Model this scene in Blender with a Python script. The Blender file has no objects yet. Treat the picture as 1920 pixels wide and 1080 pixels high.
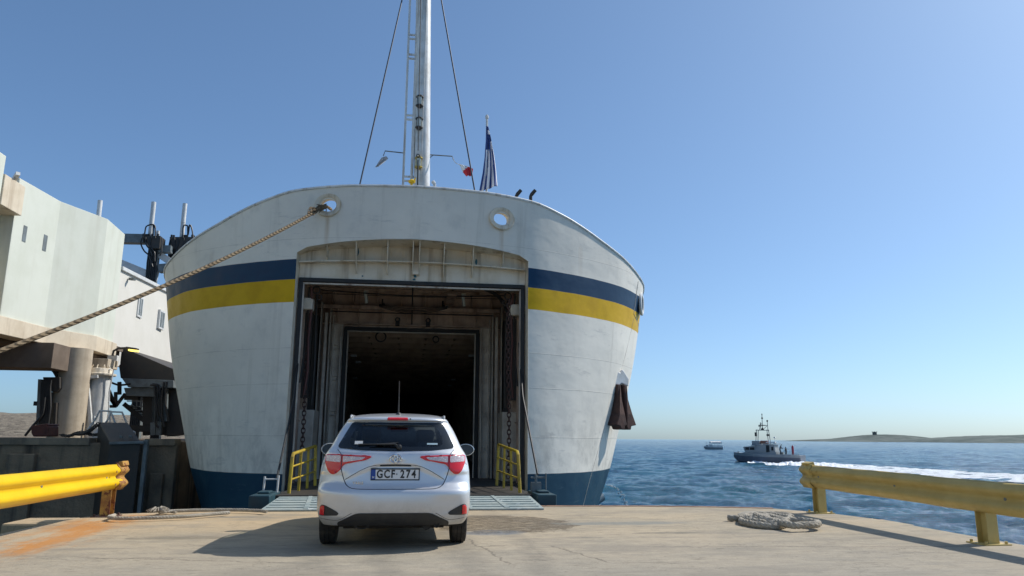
import bpy, bmesh, math, random
import numpy as np
from mathutils import Vector, Matrix, geometry
random.seed(7)
SC = bpy.context.scene
COL = SC.collection
R = math.radians
# ------------------------------------------------------------------ camera, sky, sun, exposure
F, CZ = 1387.0, 1.2                       # focal length in pixels of the 1920 px wide frame, eye height
YAW, PITCH, ROLL = R(7.7), R(11.477), R(0.4)
cam_d = bpy.data.cameras.new('camera'); cam = bpy.data.objects.new('camera', cam_d); COL.objects.link(cam)
cam_d.sensor_width = 36; cam_d.lens = F/1920*36; cam_d.clip_start = .1; cam_d.clip_end = 60000
R0 = Vector((math.cos(YAW), -math.sin(YAW), 0))
FW = Vector((math.sin(YAW)*math.cos(PITCH), math.cos(YAW)*math.cos(PITCH), math.sin(PITCH)))
U0 = R0.cross(FW)
IR = R0*math.cos(ROLL)+U0*math.sin(ROLL); IU = -R0*math.sin(ROLL)+U0*math.cos(ROLL)
m = Matrix((IR, IU, -FW)).transposed().to_4x4(); m.translation = Vector((0, 0, CZ)); cam.matrix_world = m
SC.camera = cam
SUN = Vector((.90, .28, .86)).normalized()
world = bpy.data.worlds.new('World'); SC.world = world; world.use_nodes = True
wn = world.node_tree.nodes; wl = world.node_tree.links
sky = wn.new('ShaderNodeTexSky'); sky.sky_type = 'NISHITA'; sky.sun_disc = False
sky.sun_elevation = math.asin(SUN.z); sky.sun_rotation = math.atan2(SUN.x, SUN.y)
sky.altitude = 0; sky.air_density = .7; sky.dust_density = 1.05; sky.ozone_density = 4.0
gm = wn.new('ShaderNodeGamma'); gm.inputs[1].default_value = .8; wl.new(sky.outputs[0], gm.inputs[0])
tn = wn.new('ShaderNodeMix'); tn.data_type = 'RGBA'; tn.blend_type = 'MULTIPLY'; tn.inputs[0].default_value = 1; tn.inputs[7].default_value = (.72, .895, 1, 1)
wl.new(gm.outputs[0], tn.inputs[6]); wl.new(tn.outputs[2], wn['Background'].inputs[0]); wn['Background'].inputs[1].default_value = .15
sd = bpy.data.lights.new('sun', 'SUN'); sd.energy = 3.2; sd.angle = R(.5); sd.color = (1, .95, .87)
so = bpy.data.objects.new('sun', sd); COL.objects.link(so); so.rotation_euler = (-SUN).to_track_quat('-Z', 'Y').to_euler()
SC.view_settings.view_transform = 'Standard'; SC.view_settings.look = 'None'
SC.view_settings.exposure = 0.5; SC.view_settings.gamma = 1
SC.cycles.max_bounces = 8; SC.cycles.diffuse_bounces = 4; SC.cycles.sample_clamp_indirect = 6; SC.cycles.sample_clamp_direct = 0

def ray(px, py): return FW*F + IR*(px-960) - IU*(py-540)
def atY(px, py, y): d = ray(px, py); d = d*(y/d.y); return Vector((d.x, d.y, d.z+CZ))
def atX(px, py, x): d = ray(px, py); d = d*(x/d.x); return Vector((d.x, d.y, d.z+CZ))
def atZ(px, py, z): d = ray(px, py); d = d*((z-CZ)/d.z); return Vector((d.x, d.y, z))
def lerp(a, b, t): return a+(b-a)*t
def sstep(a, b, x): t = min(1, max(0, (x-a)/(b-a))); return t*t*(3-2*t)

class Pch:                                # monotone cubic interpolation of a table
    def __init__(s, pts):
        s.x = [p[0] for p in pts]; s.y = [p[1] for p in pts]; n = len(pts)
        d = [(s.y[i+1]-s.y[i])/(s.x[i+1]-s.x[i]) for i in range(n-1)]
        s.m = [d[0]]+[0 if d[i-1]*d[i] <= 0 else 2*d[i-1]*d[i]/(d[i-1]+d[i]) for i in range(1, n-1)]+[d[-1]]
    def __call__(s, x):
        if x <= s.x[0]: return s.y[0]
        if x >= s.x[-1]: return s.y[-1]
        i = 0
        while x > s.x[i+1]: i += 1
        h = s.x[i+1]-s.x[i]; t = (x-s.x[i])/h
        return ((2*t**3-3*t*t+1)*s.y[i]+(t**3-2*t*t+t)*h*s.m[i]+(-2*t**3+3*t*t)*s.y[i+1]+(t**3-t*t)*h*s.m[i+1])

# ------------------------------------------------------------------ materials
class NT:
    def __init__(s, name):
        s.m = bpy.data.materials.new(name); s.m.use_nodes = True; s.t = s.m.node_tree; s.n = s.t.nodes; s.l = s.t.links
        s.b = s.n['Principled BSDF']; s.co = None
    def coord(s):
        if not s.co: s.co = s.n.new('ShaderNodeTexCoord').outputs['Object']
        return s.co
    def mapped(s, scale, rot=(0, 0, 0), loc=(0, 0, 0)):
        n = s.n.new('ShaderNodeMapping'); n.inputs['Scale'].default_value = scale; n.inputs['Rotation'].default_value = rot
        n.inputs['Location'].default_value = loc
        s.l.new(s.coord(), n.inputs[0]); return n.outputs[0]
    def noise(s, scale, detail=5, rough=.6, vec=None, dist=0):
        n = s.n.new('ShaderNodeTexNoise'); n.inputs['Scale'].default_value = scale; n.inputs['Detail'].default_value = detail
        n.inputs['Roughness'].default_value = rough; n.inputs['Distortion'].default_value = dist
        s.l.new(vec if vec is not None else s.coord(), n.inputs['Vector']); return n.outputs['Fac']
    def voro(s, scale, vec=None, feature='F1'):
        n = s.n.new('ShaderNodeTexVoronoi'); n.feature = feature; n.inputs['Scale'].default_value = scale
        s.l.new(vec if vec is not None else s.coord(), n.inputs['Vector']); return n.outputs['Distance']
    def ramp(s, f, pts):
        n = s.n.new('ShaderNodeValToRGB'); e = n.color_ramp.elements
        while len(e) < len(pts): e.new(.5)
        for i, (p, c) in enumerate(pts):
            e[i].position = p; e[i].color = c if len(c) == 4 else (*c, 1)
        s.l.new(f, n.inputs[0]); return n.outputs[0]
    def rng(s, f, a, b, c=0., d=1.):
        n = s.n.new('ShaderNodeMapRange'); n.interpolation_type = 'SMOOTHSTEP'
        for i, v in enumerate((a, b, c, d)): n.inputs[i+1].default_value = v
        s.l.new(f, n.inputs[0]); return n.outputs[0]
    def math(s, op, a, b=0., c=None):
        n = s.n.new('ShaderNodeMath'); n.operation = op
        for i, v in enumerate((a, b) if c is None else (a, b, c)):
            if isinstance(v, (int, float)): n.inputs[i].default_value = v
            else: s.l.new(v, n.inputs[i])
        return n.outputs[0]
    def xyz(s):
        n = s.n.new('ShaderNodeSeparateXYZ'); s.l.new(s.coord(), n.inputs[0]); return n.outputs
    def mix(s, f, a, b, mode='MIX'):
        n = s.n.new('ShaderNodeMix'); n.data_type = 'RGBA'; n.blend_type = mode
        for i, v in ((0, f), (6, a), (7, b)):
            if isinstance(v, (int, float)): n.inputs[i].default_value = v
            elif isinstance(v, tuple): n.inputs[i].default_value = (*v[:3], 1)
            else: s.l.new(v, n.inputs[i])
        return n.outputs[2]
    def bump(s, h, strength=.3, dist=.02, prev=None):
        n = s.n.new('ShaderNodeBump'); n.inputs['Strength'].default_value = strength; n.inputs['Distance'].default_value = dist
        s.l.new(h, n.inputs['Height'])
        if prev is not None: s.l.new(prev, n.inputs['Normal'])
        s.l.new(n.outputs[0], s.b.inputs['Normal']); return n.outputs[0]
    def col(s, c):
        if isinstance(c, tuple): s.b.inputs['Base Color'].default_value = (*c[:3], 1)
        else: s.l.new(c, s.b.inputs['Base Color'])
        return s
    def set(s, **k):
        nm = dict(rough='Roughness', metal='Metallic', spec='Specular IOR Level', coat='Coat Weight', coatr='Coat Roughness', trans='Transmission Weight', ior='IOR', alpha='Alpha', sheen='Sheen Weight')
        for a, v in k.items():
            i = s.b.inputs[nm[a]]
            if isinstance(v, (int, float)): i.default_value = v
            else: s.l.new(v, i)
        return s

def worn(name, c, c2=None, scale=2., amount=.5, rough=.6, metal=0., bump=.15, bd=.01, streak=None, spots=None):
    """paint or bare material with cloudy variation, optional vertical streaks and chipped spots"""
    t = NT(name); c2 = c2 or tuple(v*.7 for v in c)
    f = t.noise(scale, 6, .65); o = t.mix(t.rng(f, .35, .7, 0, amount), c, c2)
    if streak:
        sv = t.mapped((streak[1], streak[1], streak[1]*.06)); sf = t.noise(1, 4, .6, sv)
        o = t.mix(t.rng(sf, .5, .72, 0, streak[2]), o, streak[0])
    if spots:
        sf = t.noise(spots[1], 7, .75); o = t.mix(t.rng(sf, spots[2], spots[2]+.05, 0, 1), o, spots[0])
    t.col(o); t.set(rough=rough, metal=metal)
    if bump: t.bump(t.noise(scale*12, 5, .6), bump, bd)
    return t.m
M = {}
M['white'] = worn('white_paint', (.72, .71, .66), (.58, .56, .50), 1.5, .6, .5, streak=((.36, .27, .18), 3, .5))
M['mastwhite'] = worn('mast_paint', (.76, .77, .76), (.52, .5, .45), 3, .7, .4, streak=((.34, .26, .18), 8, .6))
M['inner'] = worn('deck_paint', (.56, .42, .32), (.32, .21, .15), 1.8, .8, .6, streak=((.12, .05, .025), 3, .7), spots=((.16, .05, .02), 4, .66))
M['innerlight'] = worn('frame_paint', (.62, .56, .47), (.40, .33, .26), 2.5, .8, .55, streak=((.15, .06, .03), 5, .7))
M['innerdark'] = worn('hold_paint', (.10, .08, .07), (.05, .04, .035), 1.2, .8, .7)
M['rubber'] = worn('rubber', (.02, .021, .023), (.035, .034, .03), 6, .6, .75)
M['blacksteel'] = worn('black_steel', (.036, .033, .030), (.06, .045, .033), 3, .7, .55, spots=((.12, .05, .025), 5, .66))
M['greysteel'] = worn('grey_steel', (.16, .19, .2), (.08, .085, .08), 3, .7, .5, spots=((.14, .06, .03), 5, .68))
M['rust'] = worn('rust', (.10, .05, .038), (.045, .028, .024), 8, .8, .85, bump=.5)
M['cream'] = worn('cream_paint', (.74, .66, .53), (.60, .50, .35), 2, .7, .55, streak=((.26, .17, .08), 4, .7))
M['teal'] = worn('teal_patch', (.02, .13, .18), (.06, .14, .15), 9, .8, .6)
M['yellow'] = worn('yellow_paint', (.80, .52, .01), (.70, .42, .01), 3, .6, .38, spots=((.25, .1, .03), 7, .71), bump=.1)
M['yellowrail'] = worn('rail_yellow', (.50, .36, .03), (.30, .20, .04), 5, .8, .45, spots=((.16, .07, .03), 9, .62))
M['yellowveil'] = worn('veiled_yellow', (.55, .42, .15), (.44, .31, .08), 2.5, .7, .55, spots=((.25, .12, .05), 6, .68))  # paler, beiger yellow: the glare veil over the right barrier put into its colour
M['rustpost'] = worn('rusty_yellow', (.52, .30, .06), (.26, .1, .035), 6, .9, .75, spots=((.17, .055, .025), 9, .52), bump=.4)
M['cable'] = worn('black_cable', (.012, .013, .015), (.03, .03, .03), 8, .5, .5, bump=0)
M['wire'] = worn('wire_rope', (.03, .045, .07), (.06, .07, .08), 20, .5, .5, bump=0)
M['lamp_glass'] = worn('lamp_glass', (.62, .68, .64), (.5, .55, .5), 9, .4, .15, bump=0)
M['brass'] = worn('brass', (.6, .42, .1), (.3, .2, .05), 9, .6, .35, metal=.7)
M['lightgrey'] = worn('light_grey', (.62, .63, .62), (.45, .44, .42), 3, .6, .5)

# ------------------------------------------------------------------ mesh builders
def link(name, me, mats, parent=None, smooth=False, bevel=0, loc=None):
    ob = bpy.data.objects.new(name, me); COL.objects.link(ob)
    for x in (mats if isinstance(mats, (list, tuple)) else [mats]): me.materials.append(x)
    if smooth:
        for p in me.polygons: p.use_smooth = True
    if bevel:
        b = ob.modifiers.new('bevel', 'BEVEL'); b.width = bevel; b.segments = 2; b.limit_method = 'ANGLE'
    if parent is not None: ob.parent = parent
    if loc is not None: ob.location = loc
    return ob

class MB:
    def __init__(s): s.v = []; s.f = []; s.mi = []; s.k = 0; s.g = []
    def add(s, vs, fs):
        o = len(s.v); s.g.append((list(vs), list(fs))); s.v += [tuple(v) for v in vs]; s.f += [tuple(i+o for i in f) for f in fs]; s.mi += [s.k]*len(fs); return s
    def box(s, a, b):
        x0, y0, z0 = a; x1, y1, z1 = b
        return s.add([(x0,y0,z0),(x1,y0,z0),(x1,y1,z0),(x0,y1,z0),(x0,y0,z1),(x1,y0,z1),(x1,y1,z1),(x0,y1,z1)],
                     [(0,3,2,1),(4,5,6,7),(0,1,5,4),(1,2,6,5),(2,3,7,6),(3,0,4,7)])
    def bar(s, p, q, w, h=None, up=(0, 0, 1)):
        p = Vector(p); q = Vector(q); d = (q-p).normalized(); u = Vector(up)
        if abs(d.dot(u)) > .98: u = Vector((0, 1, 0))
        sx = d.cross(u).normalized()*(w/2); sy = sx.cross(d).normalized()*((h or w)/2)
        vs = [c+o for c in (p, q) for o in (-sx-sy, sx-sy, sx+sy, -sx+sy)]
        return s.add(vs, [(3,2,1,0),(4,5,6,7),(0,1,5,4),(1,2,6,5),(2,3,7,6),(3,0,4,7)])
    def tube(s, pts, r, n=8, cap=True):
        pts = [Vector(p) for p in pts]; rs = r if isinstance(r, (list, tuple)) else [r]*len(pts); vs = []; prev = None
        for i, p in enumerate(pts):
            d = (pts[min(i+1, len(pts)-1)]-pts[max(i-1, 0)]).normalized()
            if prev is None:
                u = Vector((0, 0, 1)) if abs(d.z) < .9 else Vector((0, 1, 0)); a = d.cross(u).normalized()
            else: a = (prev-d*prev.dot(d)).normalized()
            prev = a; b = d.cross(a)
            vs += [p+(a*math.cos(2*math.pi*k/n)+b*math.sin(2*math.pi*k/n))*rs[i] for k in range(n)]
        fs = [(i*n+k, i*n+(k+1) % n, (i+1)*n+(k+1) % n, (i+1)*n+k) for i in range(len(pts)-1) for k in range(n)]
        if cap: fs += [tuple(range(n-1, -1, -1)), tuple((len(pts)-1)*n+k for k in range(n))]
        return s.add(vs, fs)
    def prism(s, poly, vec):                     # poly: 3D points, extruded by vec
        n = len(poly); vec = Vector(vec); a = [Vector(p) for p in poly]
        return s.add(a+[p+vec for p in a], [tuple(range(n-1, -1, -1)), tuple(range(n, 2*n))]+[(i, (i+1) % n, n+(i+1) % n, n+i) for i in range(n)])
    def lathe(s, prof, c=(0, 0, 0), n=16, axis='Z'):   # prof: (radius, height)
        vs = []
        for r, h in prof:
            for k in range(n):
                a = 2*math.pi*k/n; x, y = r*math.cos(a), r*math.sin(a)
                p = (x, y, h) if axis == 'Z' else ((x, h, y) if axis == 'Y' else (h, x, y))
                vs.append(Vector(p)+Vector(c))
        fs = [(i*n+k, i*n+(k+1) % n, (i+1)*n+(k+1) % n, (i+1)*n+k) for i in range(len(prof)-1) for k in range(n)]
        fs += [tuple(range(n)), tuple((len(prof)-1)*n+k for k in range(n))]
        return s.add(vs, fs)
    def torus(s, c, ra, r, n=24, k=8, axis='Y', sz=1.):
        pts = []
        for i in range(n):
            a = 2*math.pi*i/n
            for j in range(k):
                b = 2*math.pi*j/k; q = ra+r*math.cos(b); x, y, h = q*math.cos(a), q*math.sin(a)*sz, r*math.sin(b)
                p = (x, h, y) if axis == 'Y' else ((x, y, h) if axis == 'Z' else (h, x, y))
                pts.append(Vector(p)+Vector(c))
        return s.add(pts, [(i*k+j, i*k+(j+1) % k, ((i+1) % n)*k+(j+1) % k, ((i+1) % n)*k+j) for i in range(n) for j in range(k)])
    def each(s, name, mats, parent=None, smooth=False, bevel=0, wrap=None):   # every added shape becomes an object of its own
        out = []
        for vs, fs in s.g:
            o = MB().add(vs, fs).build(name, mats, parent, smooth, bevel)
            if wrap: wrap(o)
            out.append(o)
        return out
    def build(s, name, mats, parent=None, smooth=False, bevel=0, loc=None, fix=True):
        me = bpy.data.meshes.new(name); me.from_pydata(s.v, [], s.f)
        for p, i in zip(me.polygons, s.mi): p.material_index = i
        if fix:
            bm = bmesh.new(); bm.from_mesh(me); bmesh.ops.recalc_face_normals(bm, faces=bm.faces); bm.to_mesh(me); bm.free()
        ob = link(name, me, mats, parent, False, bevel, loc)
        if smooth:
            me.shade_smooth() if hasattr(me, 'shade_smooth') else None
            me.set_sharp_from_angle(angle=R(40))
        return ob

def thing(name, label, cat, loc=(0, 0, 0), rz=0, group=None):
    o = bpy.data.objects.new(name, None); COL.objects.link(o); o.location = loc; o.rotation_euler = (0, 0, rz)
    o.empty_display_size = .2; return tag(o, label, cat, group)
def tag(o, label, cat, group=None):
    o['label'] = label; o['category'] = cat
    if group: o['group'] = group
    return o
def struct(o, kind='structure'): o['kind'] = kind; return o
def world_child(ob, root):                      # child whose mesh is written in world coordinates
    ob.parent = root; ob.matrix_parent_inverse = (Matrix.Translation(root.location) @ Matrix.Rotation(root.rotation_euler.z, 4, 'Z')).inverted()
    return ob

def inside(p, poly):
    x, y = p; c = False; n = len(poly)
    for i in range(n):
        x1, y1 = poly[i]; x2, y2 = poly[(i+1) % n]
        if (y1 > y) != (y2 > y) and x < (x2-x1)*(y-y1)/(y2-y1)+x1: c = not c
    return c
def inside_many(P, poly):
    P = np.asarray(P); c = np.zeros(len(P), bool); x, y = P[:, 0], P[:, 1]; n = len(poly)
    for i in range(n):
        x1, y1 = poly[i]; x2, y2 = poly[(i+1) % n]
        if y1 == y2: continue
        c ^= ((y1 > y) != (y2 > y)) & (x < (x2-x1)*(y-y1)/(y2-y1)+x1)
    return c
def dense(poly, d):
    o = []
    for i, p in enumerate(poly):
        q = poly[(i+1) % len(poly)]; n = max(1, int(math.hypot(q[0]-p[0], q[1]-p[1])/d))
        o += [(lerp(p[0], q[0], k/n), lerp(p[1], q[1], k/n)) for k in range(n)]
    return o
def round_poly(poly, r, n=5):
    o = []; L = len(poly)
    for i in range(L):
        p = Vector(poly[i]); a = Vector(poly[i-1])-p; b = Vector(poly[(i+1) % L])-p; rr = min(r, a.length*.45, b.length*.45)
        A = p+a.normalized()*rr; B = p+b.normalized()*rr
        for k in range(n+1):
            t = k/n; o.append(tuple(A*(1-t)**2+p*2*t*(1-t)+B*t*t))
    return o
def patch(outline, holes, du, dv, fn):
    """triangulate a 2D outline with holes on a du x dv grid of inner points, lift every point by fn(u, v)"""
    step = min(du, dv); outline = dense(outline, max(du, dv)*.9) if max(du, dv) < 4*step else dense(outline, step*1.5)
    holes = [dense(h, step) for h in holes]
    vs = [Vector(p) for p in outline]; loops = [list(range(len(vs)))]
    for h in holes:
        loops.append(list(range(len(vs), len(vs)+len(h)))); vs += [Vector(p) for p in h]
    u0 = min(p[0] for p in outline); u1 = max(p[0] for p in outline); v0 = min(p[1] for p in outline); v1 = max(p[1] for p in outline)
    G = np.array([(u, v) for u in np.arange(u0+du*.5, u1, du) for v in np.arange(v0+dv*.5, v1, dv)]).reshape(-1, 2)
    if len(G):
        k = inside_many(G, outline)
        for h in holes: k &= ~inside_many(G, h)
        vs += [Vector(p) for p in G[k]]
    es = [(l[i], l[(i+1) % len(l)]) for l in loops for i in range(len(l))]
    ov, oe, of = geometry.delaunay_2d_cdt(vs, es, [], 0, 1e-5)[:3]
    cs = [(sum(ov[i].x for i in f)/len(f), sum(ov[i].y for i in f)/len(f)) for f in of]; k = inside_many(cs, outline)
    for h in holes: k &= ~inside_many(cs, h)
    fs = [tuple(f) for f, q in zip(of, k) if q]
    return [Vector(fn(p.x, p.y)) for p in ov], fs
def text_mesh(name, s, size, mat, parent=None, extrude=.002, offset=.0, matrix=None, align='CENTER', spacing=1.0):
    cu = bpy.data.curves.new(name, 'FONT'); cu.body = s; cu.size = size; cu.extrude = extrude; cu.offset = offset; cu.align_x = align; cu.align_y = 'CENTER'
    cu.space_character = spacing
    tmp = bpy.data.objects.new(name, cu); COL.objects.link(tmp); dg = bpy.context.evaluated_depsgraph_get()
    me = bpy.data.meshes.new_from_object(tmp.evaluated_get(dg)); me.name = name; bpy.data.objects.remove(tmp); bpy.data.curves.remove(cu)
    me.materials.clear()
    if matrix: me.transform(matrix)
    return link(name, me, mat, parent)
# ================================================================== SETTING: sea, quay, shores
def make_sea():
    t = NT('sea_water'); x = t.xyz()
    d = t.math('SQRT', t.math('ADD', t.math('MULTIPLY', x[0], x[0]), t.math('MULTIPLY', x[1], x[1])))
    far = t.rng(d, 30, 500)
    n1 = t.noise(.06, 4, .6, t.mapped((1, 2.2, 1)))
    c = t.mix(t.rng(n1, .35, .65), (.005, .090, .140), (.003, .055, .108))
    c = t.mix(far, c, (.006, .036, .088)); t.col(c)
    t.set(rough=.11, ior=1.33, spec=.38)
    w1 = t.noise(.55, 4, .6, t.mapped((1, 1.9, 1), (0, 0, .35)), .3)
    w2 = t.noise(2.6, 5, .62, t.mapped((1, 1.6, 1), (0, 0, -.3)), .2)
    w3 = t.noise(.10, 3, .55, t.mapped((1, 2.2, 1), (0, 0, .15)))
    h = t.math('ADD', t.math('MULTIPLY', w1, .35), t.math('MULTIPLY', w2, .30)); h = t.math('ADD', h, t.math('MULTIPLY', t.noise(9, 4, .6), .06))
    # small white caps
    caps = t.noise(.9, 6, .7, t.mapped((1, 2.6, 1), (0, 0, .2))); cm = t.noise(.03, 3, .5, t.mapped((1, 2, 1)))
    cap = t.math('MULTIPLY', t.rng(caps, .70, .74), t.rng(cm, .48, .6)); c2 = t.mix(t.math('MULTIPLY', cap, .75), c, (.6, .66, .7)); t.col(c2)
    t.bump(h, 1.0, .75)
    # one sheet of rings around the quay with real waves in it, fine where the sea can be seen
    rs = [3.0]
    while rs[-1] < 700: rs.append(rs[-1]*1.0065+.02)
    while rs[-1] < 32000: rs.append(rs[-1]*1.35)
    ang = list(np.arange(-46, -20, .4))+list(np.arange(-20, 10, 2.))+list(np.arange(10, 48, .085))+list(np.arange(48, 314, 7.))
    r = np.array(rs)[:, None]; a = np.radians(np.array(ang))[None, :]; X = r*np.sin(a); Yy = r*np.cos(a); Z = np.zeros_like(X)
    g = np.random.default_rng(5)
    for k in range(46):
        lam = .55*(1.075**k)*g.uniform(.9, 1.1); d = g.normal(.5, .65); ph = g.uniform(0, 6.28); amp = .0098*lam**.58*(1 if lam < 6 else (6/lam)**.9)
        w_ = np.clip((lam*26-r*.45)/(lam*10), 0, 1)*.5+.5
        p = 2*np.pi/lam*(X*math.sin(d)+Yy*math.cos(d))+ph+.8*np.sin(2*np.pi/(lam*5.3)*(X*math.cos(d)-Yy*math.sin(d))+ph*3)
        Z += amp*w_*(np.sin(p)+.25*np.sin(2*p+1.2))
    Z *= np.clip((900-r)/500, 0, 1); Z = Z-2.5
    V = np.stack([X, Yy, Z], -1).reshape(-1, 3); nr, na = X.shape; i = np.arange(nr-1)[:, None]*na; j = np.arange(na)[None, :]; j2 = (j+1) % na
    Q = np.stack([i+j, i+na+j, i+na+j2, i+j2], -1).reshape(-1, 4)[:, ::-1]
    me = bpy.data.meshes.new('sea'); me.vertices.add(len(V)); me.vertices.foreach_set('co', V.ravel()); me.loops.add(Q.size); me.loops.foreach_set('vertex_index', Q.ravel().astype(np.int32))
    me.polygons.add(len(Q)); me.polygons.foreach_set('loop_start', np.arange(0, Q.size, 4, dtype=np.int32)); me.update(calc_edges=True); me.polygons.foreach_set('use_smooth', np.ones(len(Q), bool))
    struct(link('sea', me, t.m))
make_sea()

def quay_mat():
    t = NT('quay_concrete'); x = t.xyz()
    n1 = t.noise(.5, 6, .6, t.mapped((1, 1.6, 1))); n2 = t.noise(4, 8, .7); n3 = t.noise(28, 6, .8); n4 = t.noise(1.4, 7, .68, t.mapped((.6, 2.6, 1), (0, 0, .25)))
    c = t.mix(t.rng(n1, .32, .68), (.48, .385, .26), (.38, .325, .24))
    c = t.mix(t.rng(n4, .48, .72, 0, .85), c, (.27, .235, .175))
    c = t.mix(t.rng(n2, .5, .8, 0, .55), c, (.56, .465, .33)); c = t.mix(t.rng(t.noise(2.1, 9, .75, t.mapped((.5, 1.6, 1), (0, 0, .2), (5, 2, 0))), .53, .66, 0, .6), c, (.22, .19, .145))
    # greyer, darker near the camera and along the wheel tracks
    c = t.mix(t.math('MULTIPLY', t.rng(t.math('ADD', x[1], t.math('MULTIPLY', n1, 3)), 12.5, 8.0), .5), c, (.30, .285, .25))
    gr = t.noise(7, 10, .88, t.mapped((.55, 1.5, 1))); c = t.mix(t.rng(gr, .47, .68, 0, .62), c, (.20, .175, .135)); c = t.mix(t.rng(gr, .46, .34, 0, .35), c, (.60, .50, .36))
    wob = t.math('MULTIPLY', t.math('SUBTRACT', t.noise(3.0, 6, .7), .5), .30)
    for (ax, ay, bx, by) in ((.75, 9.35, 1.0, 7.55), (1.65, 8.7, 2.0, 7.55), (2.6, 8.55, 6.6, 8.25), (-3.2, 8.3, -1.2, 7.8)):
        L_ = math.hypot(bx-ax, by-ay); nx, ny = -(by-ay)/L_, (bx-ax)/L_
        d = t.math('ABSOLUTE', t.math('ADD', t.math('ADD', t.math('MULTIPLY', x[0], nx), t.math('MULTIPLY', x[1], ny)), t.math('ADD', wob, -(ax*nx+ay*ny))))
        u = t.math('ADD', t.math('MULTIPLY', x[0], (bx-ax)/L_**2), t.math('ADD', t.math('MULTIPLY', x[1], (by-ay)/L_**2), -(ax*(bx-ax)+ay*(by-ay))/L_**2))
        k_ = t.math('MULTIPLY', t.rng(d, .022, .006), t.math('MULTIPLY', t.rng(u, -.05, .02), t.rng(u, 1.1, .95))); c = t.mix(t.math('MULTIPLY', k_, .6), c, (.12, .10, .08))
    # tyre track marks
    for tx, w in ((-.9, .28), (.65, .28), (-.2, .22), (1.35, .2)):
        d = t.math('ABSOLUTE', t.math('ADD', t.math('SUBTRACT', x[0], tx), t.math('MULTIPLY', t.math('SUBTRACT', n1, .5), .8)))
        c = t.mix(t.math('MULTIPLY', t.rng(d, w, w*.2), t.rng(n2, .3, .7, .12, .5)), c, (.17, .155, .13))
    c = t.mix(t.math('MULTIPLY', t.math('MULTIPLY', t.rng(x[1], 9, 12), t.rng(x[0], 3.5, -2)), t.rng(n1, .3, .6, .15, .55)), c, (.58, .40, .21))
    big = t.noise(.8, 7, .7, t.mapped((.6, 1.5, 1), (0, 0, .3), (2, 7, 0))); c = t.mix(t.rng(big, .50, .62, 0, .55), c, (.26, .23, .185))
    dk_ = t.noise(1.6, 8, .75, t.mapped((.45, 2.0, 1), (0, 0, .1), (9, 1, 0))); c = t.mix(t.rng(dk_, .60, .66, 0, .6), c, (.17, .15, .115))
    # fine speckle and pits
    c = t.mix(t.rng(n3, .55, .68, 0, .5), c, (.22, .19, .145))
    pit = t.noise(9, 8, .8, t.mapped((.5, 2.2, 1))); pm = t.rng(pit, .60, .66); zone = t.rng(t.noise(.55, 3, .5, t.mapped((.8, 1.6, 1), loc=(3, 1, 0))), .44, .56)
    pm = t.math('MULTIPLY', pm, zone); c = t.mix(t.math('MULTIPLY', pm, .8), c, (.13, .115, .09))
    # rough broken patch by the right wheel of the car, and damp grey patches
    def blob(cx, cy, rx, ry, k=.5):
        a = t.math('DIVIDE', t.math('SUBTRACT', x[0], cx), rx); b_ = t.math('DIVIDE', t.math('SUBTRACT', x[1], cy), ry)
        r2 = t.math('ADD', t.math('MULTIPLY', a, a), t.math('MULTIPLY', b_, b_)); wob = t.noise(2.5, 7, .7)
        return t.rng(t.math('ADD', r2, t.math('MULTIPLY', t.math('SUBTRACT', wob, .5), 5*k)), 1.15, .75)
    br = blob(1.35, 11.0, 1.0, 1.1); rn = t.noise(9, 7, .82, t.mapped((.6, 2, 1)))
    c = t.mix(t.math('MULTIPLY', br, t.rng(rn, .44, .54, .1, .95)), c, (.15, .115, .075))
    for q, cc in ((blob(1.15, 9.95, .42, .28), (.16, .17, .18)), (blob(3.1, 10.9, 1.0, .22), (.24, .24, .21)), (blob(3.4, 9.75, .45, .1), (.2, .18, .14)), (blob(-2.5, 12.1, .5, .13), (.25, .22, .17)),
                  (blob(-2.7, 9.75, .7, .14), (.22, .19, .14)), (blob(4.9, 9.8, .2, .2), (.3, .27, .22)), (blob(2.2, 9.4, .3, .08), (.22, .2, .16))):
        c = t.mix(t.math('MULTIPLY', q, t.rng(n2, .35, .6, .35, .85)), c, cc)
    # rust run-off from the left barrier post
    rx = t.math('ADD', t.math('MULTIPLY', t.math('SUBTRACT', x[1], 12.2), .04), 4.3)
    dr = t.math('ABSOLUTE', t.math('ADD', t.math('ADD', x[0], rx), t.math('MULTIPLY', t.math('SUBTRACT', n4, .5), 1.0)))
    rm = t.math('MULTIPLY', t.rng(dr, .75, .1), t.rng(x[1], 12.75, 12.4)); rm = t.math('MULTIPLY', rm, t.rng(x[1], 7.5, 9.0)); rm = t.math('MULTIPLY', rm, t.rng(t.noise(1.1, 6, .65, t.mapped((2.6, .7, 1))), .38, .58))
    c = t.mix(t.math('MULTIPLY', rm, .8), c, (.50, .20, .035))
    # cracks
    wv = t.n.new('ShaderNodeVectorMath'); wv.operation = 'ADD'; nn = t.n.new('ShaderNodeTexNoise'); nn.inputs['Scale'].default_value = 2.2; nn.inputs['Detail'].default_value = 6
    t.l.new(t.coord(), nn.inputs['Vector']); t.l.new(t.coord(), wv.inputs[0]); t.l.new(nn.outputs['Color'], wv.inputs[1])
    cr = t.voro(.42, wv.outputs[0], 'DISTANCE_TO_EDGE'); cm = t.math('MULTIPLY', t.rng(cr, .010, .002), t.rng(t.noise(.35, 2), .47, .53)); c = t.mix(t.math('MULTIPLY', cm, .22), c, (.13, .11, .09))
    t.col(c); t.set(rough=.88, spec=.25)
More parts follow.
